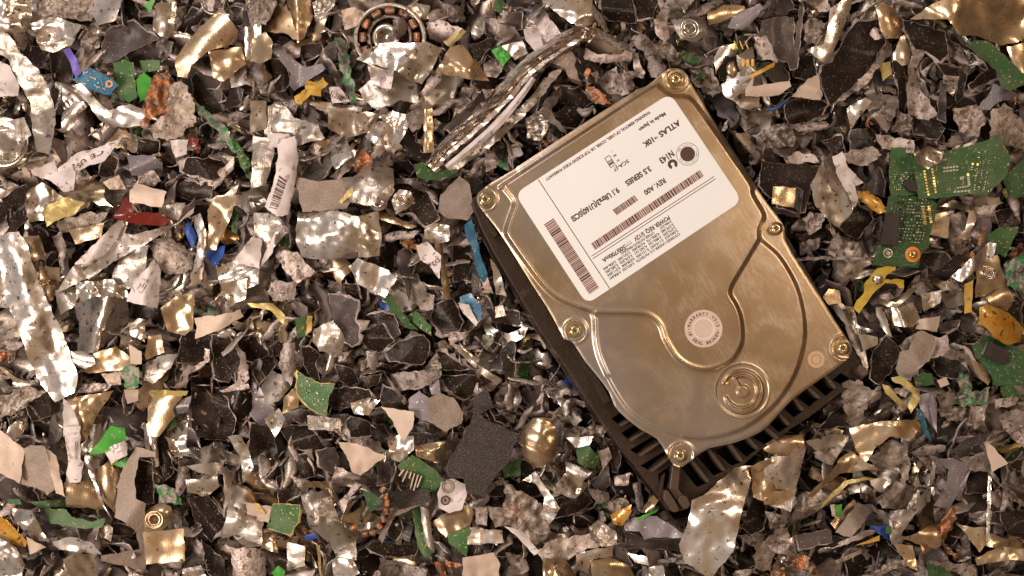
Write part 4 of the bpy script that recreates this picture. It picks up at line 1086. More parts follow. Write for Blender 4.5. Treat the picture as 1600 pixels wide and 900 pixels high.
G5f | | 850,540 1000,520 1150,520 1140,560 1040,620 900,640
Sx6 | | 600,720 700,690 760,710 700,790 620,780
H6 | | 1080,590 1140,560 1150,660 1100,660
K5+ | | 560,830 590,800 700,830 720,850 730,900 590,900
K5~ | | 740,790 720,850 800,850 840,900 760,890
K5 | | 500,480 600,510 640,590 580,620 520,560
K4 | | 650,560 780,540 760,600 700,620
U5b | | 1060,500 1130,400 1160,500 1120,530
N4 | | 1340,700 1440,640 1480,740 1400,780
K5u | | 270,60 360,50 400,120 340,160 280,110
G5 | | 1010,90 1060,30 1110,50 1100,130 1030,130
Ib5 | | 1420,300 1470,290 1480,340 1450,370 1410,350
A5c | | 1500,120 1540,110 1560,170 1500,180
D5 | | 1440,130 1600,150 1600,230 1480,210
K4 | | 0,480 60,430 130,450 90,520 20,600
Ac5 | | 330,800 440,810 520,820 520,890 340,880
S5c | | 60,820 140,760 180,820 120,900
@D0
L7f | cream plastic plate corner in the lower left | 0,0 50,30 110,80 150,110 120,310 0,240
X7f | beige plate between the two cream plastic corners | 150,110 200,90 280,100 350,350 310,370 140,320
L7 | | 280,110 350,160 400,390 350,370
W6u sticker0 | white curled sticker with printed lines on a tan cup, lower left | 400,0 500,0 500,170 520,190 500,300 410,310 430,180
Tu6 | tan metal cup below the curled white sticker | 410,320 600,300 650,480 420,460
Td6 | | 600,240 700,180 760,210 730,350 720,500 650,420 610,300
Su7 | | 540,170 580,240 640,440 700,540 620,420 560,260
Q8f | bright lime green plastic flag in the lower left | 560,140 640,40 690,0 770,-20 775,50 660,120
Q6 | | 710,200 790,160 815,180 770,220
W8 tape0 | white sticker tab lying across the lime green flag | 660,110 770,60 790,80 790,140 700,190
X8 | taupe bracket with a square window, lower left | 850,110 970,140 960,170 870,170 840,300 850,420 910,450 900,560 900,590 950,720 900,850 640,790 640,760 870,720 850,620 780,560 720,530 740,360 730,350 780,220
K6 | | 850,170 950,200 960,440 880,440 840,400
T7d boss2 | tan screw boss with a spiral thread right of the taupe bracket | 910,500 1000,450 1060,470 1090,540 1010,610 910,620
T7f | flat tan box end below the threaded boss | 900,630 1140,610 1150,800 920,820
P6f | green board strip behind the tan cup in the lower left | 290,480 420,490 450,530 560,560 640,540 630,590 520,600 330,570
P6f | | 50,420 120,420 130,450 60,450
P5 | | 200,440 380,420 400,460 250,470
Ou7 | glossy orange film scrap at the lower left edge | 0,530 50,560 160,680 150,710 60,690 0,620
Sc7 | bright wavy foil strip near the bottom left | 340,690 440,660 560,690 620,760 500,750 380,730
Sc6 | | 400,800 480,760 580,770 610,900 450,900
Sx6 | shiny crumpled foil in the bottom left corner | 0,660 100,730 150,830 120,900 60,900 0,830
Sx6 | | 80,480 200,500 250,600 300,680 200,660 100,560
Au6 | curved dark metal tube right of the tan threaded boss | 1180,220 1350,200 1440,250 1430,400 1390,520 1400,400 1390,270 1250,260
Su6 | | 1170,300 1300,300 1350,260 1360,340 1290,400 1180,370
K5~ | long brown black slab in the dark hollow near the bottom | 1180,420 1300,400 1420,560 1320,680 1230,580
K4~ | | 1260,680 1400,800 1400,900 1300,880
Sx7 | twisted foil ribbon above the dark hollow, lower left | 1430,40 1500,30 1540,90 1580,220 1520,300 1500,150
Gu7 | pale grey curved plate at the bottom edge, right of the dark hollow | 1450,750 1550,720 1600,750 1600,900 1470,900
Auc6 | curled brown metal sheet right of the dark hollow | 1390,660 1440,460 1600,540 1600,700 1480,640
Y5f | | 1520,440 1600,450 1600,510
Sx6 | | 1040,30 1110,60 1170,0 1160,90 1240,160 1080,130
K4u | | 980,0 1040,0 1080,250 1030,300 990,150
L6c | | 170,660 280,720 190,760
Q4 | | 0,850 60,900 0,900
Sk5 | | 900,0 970,0 990,200 960,210 910,90
K4 | | 700,570 860,600 820,650 690,640
A5c | | 640,560 700,600 690,680 630,640
Ib5 | | 980,330 1100,360 1130,450 1000,440
G5u | | 1120,220 1180,240 1180,320 1120,400 1100,380
C5b | | 200,570 260,580 240,660 210,640
Gb5 | | 300,670 360,640 370,700 300,720
D4 | | 1150,820 1250,720 1290,800 1240,880
S5x | | 1150,860 1250,840 1300,900 1150,900
@D1
N9f sand | large rough black abrasive sheet scrap left of the drive's bottom corner | 1180,230 1310,10 1360,-100 1640,20 1560,200 1450,330 1430,400 1320,370 1300,290 1210,280
L8cf tri | crumpled white triangular flake, bottom centre left | 520,70 630,80 800,150 650,265 600,240 570,150
P7f pinboard | green board piece with a row of white pins, left of the abrasive sheet | 890,220 980,150 1120,240 1170,300 1100,370 1000,330
P8f | green triangular scrap inside the copper wound arc | 670,370 720,380 785,430 710,500 690,430
P7f~ | dark green square board scrap near the bottom left of centre | 70,600 110,450 270,460 260,560 210,640
Auc7 | bent silver brown bracket left of the copper wound arc | 290,410 450,370 500,500 530,570 620,680 620,790 500,780 470,700 340,590
Tu8 | | 330,320 440,310 490,420 470,440 400,350 340,350
W8 roundlab | round white sticker with two ring marks, below the abrasive sheet | 1140,400 1160,320 1230,300 1300,330 1310,400 1280,480 1210,500 1150,470
Tc6 | tan foil under the round white sticker | 1110,560 1200,500 1300,460 1350,500 1330,590 1190,650
P7f | green four sided scrap below the round white sticker | 1200,650 1330,600 1310,770 1210,690
Sc7 | | 1340,600 1530,620 1540,690 1330,700
L7c | smooth pale grey block at the bottom edge left of the drive | 1300,790 1480,760 1520,830 1510,900 1300,900
G6 | pale grey wedge flat at the bottom edge below the black blade | 780,790 920,820 1060,860 1030,900 790,900
K7f~ | glossy black blade shard below the copper wound arc | 690,720 760,680 1010,720 990,770 800,780
K7f~ blackknob | black lobe with a silver rivet right of the copper wound arc | 820,600 900,540 920,600 870,680 830,650
X6u | | 780,650 850,500 1090,420 1080,440 870,530 800,680
N6 | | 860,380 1000,350 1080,370 1080,430 900,480
P6 | | 980,500 1010,480 1110,740 1050,770 1010,700
Su7 | upright silver edge leaning beside a green strip, bottom centre | 1030,480 1080,500 1110,730 1060,720
K5~ | | 0,0 100,0 130,130 20,200 0,190
K5+ | black slab with a pale right edge, lower left of centre | 120,0 330,0 440,100 400,130 230,100
K4+ | | 240,140 350,130 370,280 250,300
K5 | | 130,280 210,270 290,370 150,460
L5 | | 0,450 90,470 70,560 0,530
Gk6 | | 500,220 600,260 640,290 480,360
G7 | | 520,440 620,330 650,340 580,420 550,500
Q5d | | 100,880 140,840 180,870 170,900
Tx5 | | 0,630 120,640 130,750 40,720
Z6u | | 380,720 400,720 410,900 400,900
B6 | | 300,650 360,630 385,660 320,680
Dx7 | crumpled charcoal rag above the copper wound arc | 760,180 830,200 870,250 820,320 760,330
Sx7 | bright foil knot left of the abrasive sheet | 830,60 900,20 980,30 980,110 900,180 850,160
Tx6 | | 1000,90 1180,60 1240,150 1130,190 1010,150
C5b | | 1180,800 1290,830 1250,850 1190,830
C5 | | 1120,820 1160,820 1220,900 1170,900
G6f | | 1370,470 1440,480 1440,580 1380,570
G5 | | 200,260 260,290 330,310 320,370 290,370
D5x | | 380,120 490,100 520,200 480,260 400,210
Xb5 | | 1450,470 1580,480 1600,560 1500,590
K4 | | 560,330 640,320 660,460 600,500 560,440
D6 | | 900,560 980,580 960,680 900,650
G6 | | 1420,300 1500,330 1420,420 1370,420
K5 | | 1450,340 1560,330 1540,400 1460,400
C5b | | 1560,480 1600,490 1600,560 1570,540
P5b | | 1540,210 1600,180 1600,270 1560,280
U4b | | 450,270 540,340 500,420 450,380
Sx5 | | 480,800 600,800 640,880 500,900
A4c | | 200,700 300,720 300,830 200,860
@D2
Tdc8 | shiny tan rounded knob left of the drive's lower end | 50,40 75,-30 140,-80 220,-85 270,-30 285,70 270,140 225,195 150,215 85,170
P7 | green six sided flake between the tan knob and the drive | 410,110 470,90 540,160 510,220 450,215 415,180
Sx8 | bright silver fold below the tan knob | 80,310 150,260 230,380 290,470 230,560 190,500 200,410 150,330
Sx7 | crinkled silver sheet right of the bright silver fold | 280,330 350,250 460,330 440,370 380,415 310,380
K6u | | 280,420 440,370 500,440 410,500 260,540
D6 | | 490,310 540,280 600,200 610,330 560,375
Gu6 | | 480,360 600,380 600,440 530,440
Ub7 | large flat crushed grey plate near the bottom centre | 0,330 100,400 180,450 230,600 220,640 150,700 80,650 0,560
Wu7 | | 0,600 60,620 160,740 130,760 30,650
Uc6 | | 170,740 250,680 480,640 540,710 400,760 330,800 200,800
Tx6 | | 200,790 330,800 400,900 200,900
Td7 | brown domed cap at the bottom edge centre | 500,810 610,790 720,830 770,900 510,900
Su6 | silver band around the brown domed cap at the bottom | 410,760 620,720 620,780 500,800 480,880 420,850
D7u | | 625,725 700,730 750,830 720,840 630,780
O6u | amber plated flap above the violet grey part | 620,520 740,460 740,500 690,580 640,570
H7f | violet grey machined plate below the drive's bottom corner | 710,590 760,540 900,530 1050,630 1060,660 880,655 830,670 800,620 720,620
D5r | dark ribbed side under the violet grey machined plate | 710,620 830,670 1040,670 1040,740 720,720
Scw8 bigfoil | large bright crumpled foil leaf at the drive's bottom corner | 1050,700 1100,580 1130,430 1200,400 1390,230 1500,220 1480,330 1430,500 1380,740 1240,900 1180,870 1080,800
Tx6 | | 1500,220 1600,150 1600,450 1510,400
K5 | | 1440,590 1500,430 1590,440 1570,600 1500,640
Kr6 | black curved ribbed collar beside the drive's lower left side | 570,30 640,60 680,150 660,250 630,240 600,100
G6u | | 760,330 800,320 820,440 810,490 780,470
T6 | | 830,460 880,400 910,430 870,490 810,500
Q6 | thin green sliver above the violet grey machined plate | 780,540 910,480 900,500 800,550
Sc6 | | 350,40 500,30 480,80 400,95
Ub6 | | 290,0 600,0 560,30 300,40
Ax6 | | 490,600 540,560 640,620 650,700 560,710 500,670
S6c | | 730,760 840,780 850,830 770,810
Gu6 | | 920,800 1060,780 1040,810 920,820
G5 | | 1420,650 1580,640 1540,720 1480,700
Gb5 | | 640,280 730,260 720,330 650,330
U5b | | 600,430 700,420 740,470 640,520
A5u | | 340,190 420,220 490,250 440,300 350,270
G5c | | 540,120 600,100 620,160 570,220
T4b | | 0,380 50,370 60,440 0,450
K4 | | 900,830 1040,830 1060,900 920,900
S5x | | 860,850 940,840 960,900 860,900
K4 | | 1400,740 1480,720 1520,830 1420,880
Uc5 | | 1520,700 1600,650 1600,860 1520,850
G5u | | 0,760 80,780 100,860 20,890
@D3
Td7 | golden brown dome of plated metal just below the drive's end | 0,100 60,30 200,20 220,80 180,140 80,160
Ac6 | mirror like scrap speckled with grit below the golden brown dome | 0,170 130,150 220,90 230,110 140,490 120,480 0,440
T6c | | 0,370 120,370 150,400 100,430 0,450
G7u | | 290,130 320,120 410,170 400,200 380,200 300,160
Tcu7 | long tan ribbon sweeping up right, lower right part | 260,390 400,250 450,170 520,130 610,200 720,250 600,240 450,260 360,330 290,400
Tcw7 | golden crumpled mound right below the golden prongs | 520,-20 700,-60 930,-70 950,0 900,40 760,30 680,90 620,180 600,200 560,110
Ux6 | | 640,180 760,60 870,90 880,230 850,330 820,320 830,200 760,240 700,230
Zu7 | | 360,430 480,310 600,290 650,300 500,330 400,420 340,470
Gx8 | pale crushed nugget in the lower right part | 690,420 780,310 900,340 900,400 840,480 720,470
Auc6 | curved grey sheet hugging the pale crushed nugget | 770,490 900,480 1000,340 1020,200 1040,230 1000,430 880,560 830,640 780,690 770,600
H7f | violet grey hook frame in the lower right part | 1060,180 1150,170 1250,220 1200,330 1160,420 1140,460 1040,450 1100,370 1130,240 1050,200
H6 | | 1230,240 1260,250 1200,420 1170,410
G6f | | 1200,170 1370,130 1400,240 1270,240
L6f | | 1350,40 1490,190 1400,240 1370,120
T7f | smooth golden panel leaning against a thin silver post, lower right | 1190,580 1290,600 1380,600 1390,500 1370,680 1320,740 1250,640
Su8 | thin silver post right of the smooth golden panel | 1375,300 1395,300 1385,660 1365,660
K5u | | 1250,260 1370,240 1370,380 1240,380
C7b | tangle of bright copper wire left of the smooth golden panel | 1090,560 1150,480 1180,480 1170,560 1120,640 1110,700 1150,740 1210,740 1190,780 1120,750 1080,650
Dr7 | dark grey ribbed block near the bottom edge, right of the bright foil leaf | 180,650 380,610 400,690 200,730
L6 | | 390,460 415,455 430,530 400,520
Q7 | tiny bright green square near the bottom right of the foil leaf | 415,460 460,455 455,525 425,525
X7 | | 430,620 520,500 560,450 640,490 600,560 520,650
G6 | | 450,690 600,620 660,620 650,640 460,710
B6 | blue strip bundle near the bottom, left of the tan cone | 640,590 750,590 760,680 720,650 660,620
P6 | | 740,590 765,590 765,640 735,630
Y6r | yellow comb of fine teeth near the bottom right | 550,710 690,650 690,680 600,700
Gb6 | | 10,710 60,670 130,700 110,760 20,740
C6b | | 150,810 190,770 260,790 240,850 170,850
C5b | | 280,810 310,880 270,900
C5b | | 20,870 100,850 100,900 20,900
Tu7 | tan cone with fine grooves left of the copper wire tangle | 900,650 1040,580 1070,640 1080,700 1040,730 840,660
P6f | | 1000,820 1040,800 1200,900 1010,900
Gu7 | | 1010,810 1280,830 1310,900 1200,890
Tc6 | | 1310,790 1450,720 1600,740 1600,800 1480,800 1320,830
K5~ | | 1440,470 1600,500 1600,680 1500,640 1460,540
G6 | | 1480,330 1600,480 1600,500 1490,400
Su6 | | 430,800 570,740 580,760 440,820
Ub6 | | 690,870 780,800 870,800 860,840 720,880
T6c | | 790,700 900,720 930,860 870,830
Gb6 | | 1480,0 1600,0 1600,100 1560,60
N6b | dark crusted strip with orange and blue specks, right side | 1370,20 1350,60 1190,130 1140,120 1250,40
G6u | | 900,130 1000,80 1100,90 1090,120 960,150
T5c | | 530,430 540,440 560,480 430,600 400,560
K4 | | 1500,200 1600,140 1600,260 1520,300
T5c | | 1350,700 1400,640 1500,680 1480,740
A5c | | 250,60 400,20 500,30 450,120 420,180 300,110
L5 | | 640,300 700,290 740,300 700,370 650,330
U4b | | 1040,480 1120,470 1080,540 1050,560
D5 | | 480,560 560,590 500,620 430,610
G4 | | 40,620 120,600 130,660 60,680
K4 | | 600,640 640,600 660,700 600,720
G5b | | 0,500 80,520 100,580 20,600
U5b | | 200,400 330,350 330,420 240,490 180,480
"""
parse(PIECES)
# ================================================================== details of the pieces one can tell apart
BYKEY = {t['key']: t for t in TRACED if t['key']}
def child(mb, name, mat, par):
    """flat print or small parts laid on a piece, as its child"""
    o = mb.build(name, mat, None); o.parent = par; o.matrix_parent_inverse = Matrix.Translation(-par.location); return o
def tz(t, tl, pts):
    o = tile(tl); return [(p[0] / 4 + o[1], p[1] / 4 + o[0]) for p in pts]
def box_part(name, poly, zf, h, mat, par, bev=0.008):
    """a raised block with the drawn outline, standing on surface zf"""
    P = np.asarray(poly, float); n = len(P); z0 = [zf(p[0], p[1]) for p in P]; zt = max(v[2] for v in z0) + h
    if area2(P) > 0: P = P[::-1]; z0 = z0[::-1]
    top = [W(p[0], p[1], zt) for p in P]; bot = [(v[0], v[1], zt - h - 0.03) for v in top]
    o = link(name, top + bot, [list(range(n))] + [[i, n + i, n + (i + 1) % n, (i + 1) % n] for i in range(n)] + [[n + i for i in range(n)][::-1]], [mat], smooth=False)
    o.parent = par; o.matrix_parent_inverse = Matrix.Translation(-par.location)
    m = o.modifiers.new('bevel', 'BEVEL'); m.width = bev; m.segments = 2
    return o
def quadpt(q, u, v):
    q = [np.array(p, float) for p in q]; return (q[0] * (1 - u) + q[1] * u) * (1 - v) + (q[3] * (1 - u) + q[2] * u) * v
def prints(key, items, mat='ink', eps=0.012, name='lettering'):
    t = BYKEY[key]; mb = MB(on(t['pc'], eps))
    for it in items:
        if it[0] == 't': mb.text(it[1], it[2], it[3], it[4], 0.012)
        if it[0] == 'l': mb.line(it[1], it[2], it[3])
        if it[0] == 'b': mb.bars(*it[1], seed=it[2], thin=it[3])
        if it[0] == 'r': mb.disc(it[1], it[2], 26, it[3])
        if it[0] == 'd': mb.disc(it[1], it[2], 14)
    return child(mb, name, mat, t['o'])
# CE label on the left: letters run down to the left
prints('ce', [('t', 'CE', (160, 233), (139, 243), 7), ('t', 'US', (131, 247), (119, 258), 7), ('t', 'RU', (111, 258), (118, 269), 5), ('l', (76, 272), (80, 271), 1), ('l', (102, 285), (106, 288), 1), ('l', (168, 226), (180, 223), 1.2)])
prints('codelabel', [('b', [(436, 274), (420, 325), (433, 328), (448, 283)], 11, 1.0)], name='barcode')
prints('d2', [('t', 'D2', (684, 403), (673, 411), 6), ('t', 'R', (670, 410), (667, 413), 5), ('l', (680, 394), (676, 398), 1), ('l', (678, 416), (683, 413), 0.8), ('l', (663, 400), (666, 398), 1)])
prints('motorlabel', [('t', '1 B', (604, 118), (601, 118), 3), ('l', (596, 121), (604, 123), 0.9), ('l', (595, 124), (603, 126), 0.8)])
prints('barmini', [('b', [(519, 141), (541, 152), (536, 159), (515, 150)], 5, 0.8)], name='barcode')
prints('slip', [('l', (243, 412), (214, 452), 0.7), ('l', (245, 432), (236, 452), 0.6), ('l', (226, 442), (222, 449), 1.0), ('l', (229, 444), (225, 451), 1.0), ('l', (232, 437), (229, 442), 1.0), ('l', (238, 424), (235, 430), 1), ('l', (216, 455), (221, 458), 0.5), ('l', (221, 458), (226, 450), 0.5)])
prints('crink', [('t', 'LI', (316, 286), (321, 295), 6), ('l', (310, 272), (313, 278), 1.4), ('l', (311, 283), (318, 281), 1.2), ('l', (323, 300), (326, 297), 1.0)])
prints('sticker0', [('l', (107, 720), (125, 728), 0.8), ('l', (103, 745), (120, 750), 1.0), ('l', (118, 690), (117, 718), 0.8), ('l', (121, 690), (120, 718), 0.8)])
prints('tape0', [('r', (180, 697), 4.5, 3.8), ('l', (183, 708), (190, 704), 0.9)])
prints('roundlab', [('r', (700, 760), 10, 9), ('r', (700, 760), 6.5, 5.8), ('r', (696, 782), 7.5, 5), ('t', 'R', (693.5, 785), (698.5, 785), 6)])
# white curved rail label
# ---- circuit boards
def pcb(key, q, seed, nsm, area=(0.05, 0.95, 0.05, 0.95), traces=True, rows=()):
    """solder pads and tracks inside the quad q; small parts as one pattern, chips are parts of their own"""
    t = BYKEY[key]; r = random.Random(seed); zf = on(t['pc'], 0.006)
    mt = MB(on(t['pc'], 0.005)); ms = MB(on(t['pc'], 0.011)); B = t['P']
    def ok(p): return inside(np.array([p]), B)[0] and seg_dist(np.array([p]), B)[0] > 1.2
    if traces:
        for k in range(26):
            u, v = r.random(), r.random(); L = 0.08 + 0.25 * r.random(); a = quadpt(q, u, v); b = quadpt(q, min(1, u + L), v) if r.random() < 0.5 else quadpt(q, u, min(1, v + L)); c = b + (np.array(quadpt(q, .5, .6)) - np.array(quadpt(q, .4, .5))) * 0.35
            if ok(a) and ok(b): mt.line(a, b, 0.5)
            if ok(b) and ok(c): mt.line(b, c, 0.5)
        for k in range(14):
            a = quadpt(q, r.random(), r.random())
            if ok(a): mt.disc(a, 0.9, 8, 0.4)
        child(mt, 'tracks', 'ptrack', t['o'])
    ex = np.array(quadpt(q, 0.6, 0.5)) - np.array(quadpt(q, 0.5, 0.5)); ex /= np.linalg.norm(ex); ey = np.array((-ex[1], ex[0]))
    verts = []; faces = []
    for k in range(nsm):
        u = area[0] + (area[1] - area[0]) * r.random(); v = area[2] + (area[3] - area[2]) * r.random()
        u = round(u * 14) / 14 + 0.01; v = round(v * 20) / 20
        a = quadpt(q, u, v)
        if not ok(a): continue
        w, h = r.choice(((2.0, 1.0), (1.0, 2.0), (1.4, 1.4), (3.0, 1.3), (0.8, 0.8)))
        c = [a + ex * w * i + ey * h * j for i, j in ((-.5, -.5), (.5, -.5), (.5, .5), (-.5, .5))]
        z = zf(*a)[2]; b = len(verts)
        verts += [W(p[0], p[1], z + 0.03) for p in c] + [W(p[0], p[1], z - 0.01) for p in c]
        faces += [[b, b + 3, b + 2, b + 1]] + [[b + i, b + (i + 1) % 4, b + 4 + (i + 1) % 4, b + 4 + i] for i in range(4)]
    if faces:
        o = link('solder_joints', verts, faces, ['solder'], smooth=False); o.parent = t['o']; o.matrix_parent_inverse = Matrix.Translation(-t['o'].location)
    if rows:
        mg = MB(on(t['pc'], 0.010))
        for a, b, n, w in rows:
            for i in range(n):
                f = (i + 0.5) / n; p = np.array(a) * (1 - f) + np.array(b) * f; d = (np.array(b) - np.array(a)); d = d / np.linalg.norm(d); nn = np.array((-d[1], d[0]))
                s_ = np.linalg.norm(np.array(b) - np.array(a)) / n * 0.32
                mg.quad(p - d * s_ - nn * w, p + d * s_ - nn * w, p + d * s_ + nn * w, p - d * s_ + nn * w)
        child(mg, 'gold_contacts', 'gold', t['o'])
    return t
mk('ptrack', (0.075, 0.235, 0.11), 0, 0.35, var=0)
t = pcb('pcba', tz(0, 'B3', [(775, 40), (935, 50), (930, 310), (765, 310)]), 3, 46, (0.05, 0.95, 0.5, 0.98))
box_part('chip', tz(0, 'B3', [(855, 225), (940, 225), (930, 300), (880, 290), (850, 250)]), on(t['pc']), 0.06, 'chip', t['o'])
t = pcb('pcbb', tz(0, 'B3', [(920, 90), (1430, 10), (1370, 310), (950, 330)]), 5, 60, (0.7, 0.98, 0.05, 0.95),
        rows=[(tz(0, 'B3', [(975, 160)])[0], tz(0, 'B3', [(1005, 325)])[0], 9, 1.7), (tz(0, 'B3', [(1025, 150)])[0], tz(0, 'B3', [(1050, 310)])[0], 9, 1.7)])
for a, b, w in (((1095, 150), (1195, 140), 2.4), ((1095, 172), (1195, 160), 2.2), ((1090, 100), (1120, 95), 2.6), ((1200, 215), (1225, 210), 5), ((1160, 300), (1270, 290), 2.4), ((1180, 275), (1260, 262), 2), ((1250, 190), (1258, 260), 4)):
    mb = MB(on(t['pc'], 0.011)); p, q = tz(0, 'B3', [a, b]); n = 5
    for i in range(n):
        f0, f1 = i / n, (i + 0.72) / n; mb.line(np.array(p) * (1 - f0) + np.array(q) * f0, np.array(p) * (1 - f1) + np.array(q) * f1, w)
    child(mb, 'white_print', 'silk', t['o'])
for c in ((1280, 125), (1310, 128), (1250, 190), (1010, 240)):
    p = tz(0, 'B3', [c])[0]; mb = MB(on(t['pc'], 0.012)); mb.disc(p, 2.0, 12); child(mb, 'solder_pad', 'gold' if c[0] > 1100 else 'ink', t['o'])
t = pcb('pcbc', tz(0, 'B3', [(765, 345), (1045, 350), (940, 760), (665, 745)]), 7, 420, (0.1, 0.95, 0.02, 0.64),
        rows=[(tz(0, 'B3', [(965, 385)])[0], tz(0, 'B3', [(985, 505)])[0], 9, 2.4), (tz(0, 'B3', [(1005, 385)])[0], tz(0, 'B3', [(1020, 495)])[0], 9, 2.0)])
ch = box_part('chip', tz(0, 'B3', [(742, 432), (830, 430), (806, 636), (703, 625)]), on(t['pc']), 0.07, 'chip', t['o'])
zt = max(v.co.z for v in ch.data.vertices)
mb = MB(lambda x, y: W(x, y, zt + 0.003)); mb.text("M 82", (381.0 + 1000, 362), (396 + 1000, 363.5), 3.4); mb.text("28085", (381 + 1000, 368), (393 + 1000, 369.2), 3.0)
mo = mb.build('chip_print', 'ink_soft', None); mo.parent = ch; mo.matrix_parent_inverse = ch.matrix_parent_inverse.copy()
pc_ = tz(0, 'B3', [(905, 690)])[0]
mb = MB(on(t['pc'], 0.012)); mb.disc(pc_, 12.2, 30, 5.5); child(mb, 'orange_ring', 'Y2', t['o']) if 'Y2' in M else None
mk('Y2', (0.60, 0.21, 0.03), 0, 0.4, 0.2, 8, var=0); child(mb, 'orange_ring', 'Y2', t['o'])
def screw_on(t, c, r, dz=0.0, name='screw', mat='screw'):
    zz = t['pc'].h(*c) + dz
    o = screw(c, 0, r, rot=0.3, parent=None, name=name, mat=mat, frame=lambda x, y, h: W(x, y, zz + h)); o.parent = t['o']; o.matrix_parent_inverse = Matrix.Translation(-t['o'].location); return o
screw_on(t, pc_, 6.5)
mb = MB(on(t['pc'], 0.011)); mb.disc(tz(0, 'B3', [(750, 682)])[0], 7.5, 20, 5.5); mb.disc(tz(0, 'B3', [(750, 682)])[0], 3.6, 14); child(mb, 'test_pad', 'solder', t['o'])
t = pcb('pcbd', tz(0, 'C3', [(1290, 370), (1560, 390), (1600, 600), (1400, 590)]), 9, 30, (0.1, 0.95, 0.05, 0.4))
ch = box_part('chip', tz(0, 'C3', [(1390, 335), (1515, 400), (1490, 478), (1355, 430)]), on(t['pc']), 0.06, 'chip', t['o'])
mb = MB(on(t['pc'], 0.012))
for i in range(9):
    f = i / 9; a = tz(0, 'C3', [(1345 + 40 * f, 415 - 78 * f)])[0]; mb.line((a[0] - 4.0, a[1] - 1.6), a, 1.0)
child(mb, 'chip_pins', 'solder', t['o'])
t = pcb('blueboard', tz(0, 'A0', [(470, 490), (560, 435), (720, 530), (680, 585)]), 11, 8, traces=False)
mb = MB(on(t['pc'], 0.012)); p = tz(0, 'A0', [(682, 524)])[0]; mb.disc(p, 5.8, 22, 3.0); child(mb, 'copper_ring', 'C2', t['o']) if False else None
mk('C2', (0.75, 0.33, 0.18), 0.3, 0.4, var=0)
child(mb, 'copper_ring', 'C2', t['o'])
mb = MB(on(t['pc'], 0.012))
for a, b in (((530, 455), (550, 448)), ((560, 480), (600, 492)), ((510, 520), (535, 525)), ((600, 540), (625, 548)), ((640, 550), (660, 560)), ((545, 500), (555, 505))):
    p, q = tz(0, 'A0', [a, b]); mb.line(p, q, 1.4)
child(mb, 'copper_marks', 'C2', t['o'])
for i, kk in enumerate(('greensheet',)): pcb(kk, tz(0, 'C1', [(280, 540), (480, 600), (440, 790), (280, 680)]), 21, 12)
# pins of the white pinned board
t = BYKEY['pinboard']
for i in range(6):
    a = np.array(tz(0, 'D1', [(925 + 22 * i, 235 + 8 * i)])[0]); b = a + np.array((-3.0 - 5 * (i in (0, 1)), 10 + 7 * (i in (1, 3, 4)))) + (i > 2) * np.array((-4, 8))
    n = np.array((-(b - a)[1], (b - a)[0])); n = n / np.linalg.norm(n) * 1.1
    box_part('white_pin', [a - n, b - n, b + n, a + n], on(t['pc']), 0.05, 'L', t['o'], 0.004)
# gold pins of the small connector
t = BYKEY['pins3']
for i in range(3):
    a = np.array(tz(0, 'A2', [(1445 + 30 * i, 368)])[0]); b = a + np.array((-0.3, 12)); box_part('gold_pin', [a + (-1.9, 0), b + (-1.9, 0), b + (1.9, 0), a + (1.9, 0)], on(t['pc']), 0.03, 'gold', t['o'], 0.005)
for i in range(3):
    a = np.array(tz(0, 'A2', [(1390 + 34 * i, 255)])[0]); b = a + np.array((5, 13)); box_part('gold_prong', [a + (-1.0, 0), b + (-1.0, 0), b + (1.0, 0), a + (1.0, 0)], on(t['pc']), 0.05, 'gold', t['o'], 0.004)
def ring_boss(key, c, rads, mat='S', name='boss', hole=0.35):
    """turned boss: concentric grooves around c"""
    t = BYKEY[key]; z0 = t['pc'].h(*c); n = 30; verts = []; faces = []
    r = rads[0]; prof = [(1.0, -0.05), (0.98, 0.03), (0.86, 0.045), (0.80, 0.02), (0.70, 0.02), (0.66, 0.05), (0.52, 0.055), (0.48, 0.02), (hole + .03, 0.02), (hole, -0.04), (0.02, -0.05)]
    for q, h in prof:
        for i in range(n):
            a = 2 * math.pi * i / n; verts.append(W(c[0] + r * q * math.cos(a), c[1] + r * q * math.sin(a), z0 + 0.05 + h * r / 12))
    for k in range(len(prof) - 1):
        for i in range(n):
            j = (i + 1) % n; faces.append([k * n + i, (k + 1) * n + i, (k + 1) * n + j, k * n + j])
    faces.append([(len(prof) - 1) * n + i for i in range(n)][::-1])
    o = link(name, verts, faces, [mat], smooth=True); o.parent = t['o']; o.matrix_parent_inverse = Matrix.Translation(-t['o'].location); return o
ring_boss('boss1', (1078, 45), [16])
ring_boss('boss2', (241, 812), [15], 'T')
ring_boss('hex', (626.5, 312), [9], 'S', 'threaded_hole', 0.4)
ring_boss('holeplate', (1547, 427), [10], 'S', 'eyelet', 0.55)
t = BYKEY['oval']; p = tz(0, 'A2', [(1375, 430)])[0]
zz = t['pc'].h(*p); dome(p, 11.5, 0, 0.05, fr=lambda x, y, h: W(p[0] + (x - p[0]) * 0.85, p[1] + (y - p[1]) * 1.15, zz + 0.03 + h), mat='gold2' if 'gold2' in M else 'T', name='gold_disc', parent=None)
o = bpy.data.objects['gold_disc']; o.parent = t['o']; o.matrix_parent_inverse = Matrix.Translation(-t['o'].location)
t = BYKEY['blackknob']; p = (620, 820); zz = t['pc'].h(*p); o = dome(p, 4.5, 0, 0.05, fr=lambda x, y, h: W(x, y, zz + 0.01 + h), mat='S', name='rivet', parent=None); o.parent = t['o']; o.matrix_parent_inverse = Matrix.Translation(-t['o'].location)
t = BYKEY['squarepad']; mb = MB(on(t['pc'], 0.012)); c = np.array((1224.5, 307))
for a in range(4):
    d = np.array((math.cos(a * 0.785 + 0.3), math.sin(a * 0.785 + 0.3))) * 7.5; mb.line(c - d, c + d * 0.8, 1.6)
child(mb, 'scratched_star', 'Z', t['o'])
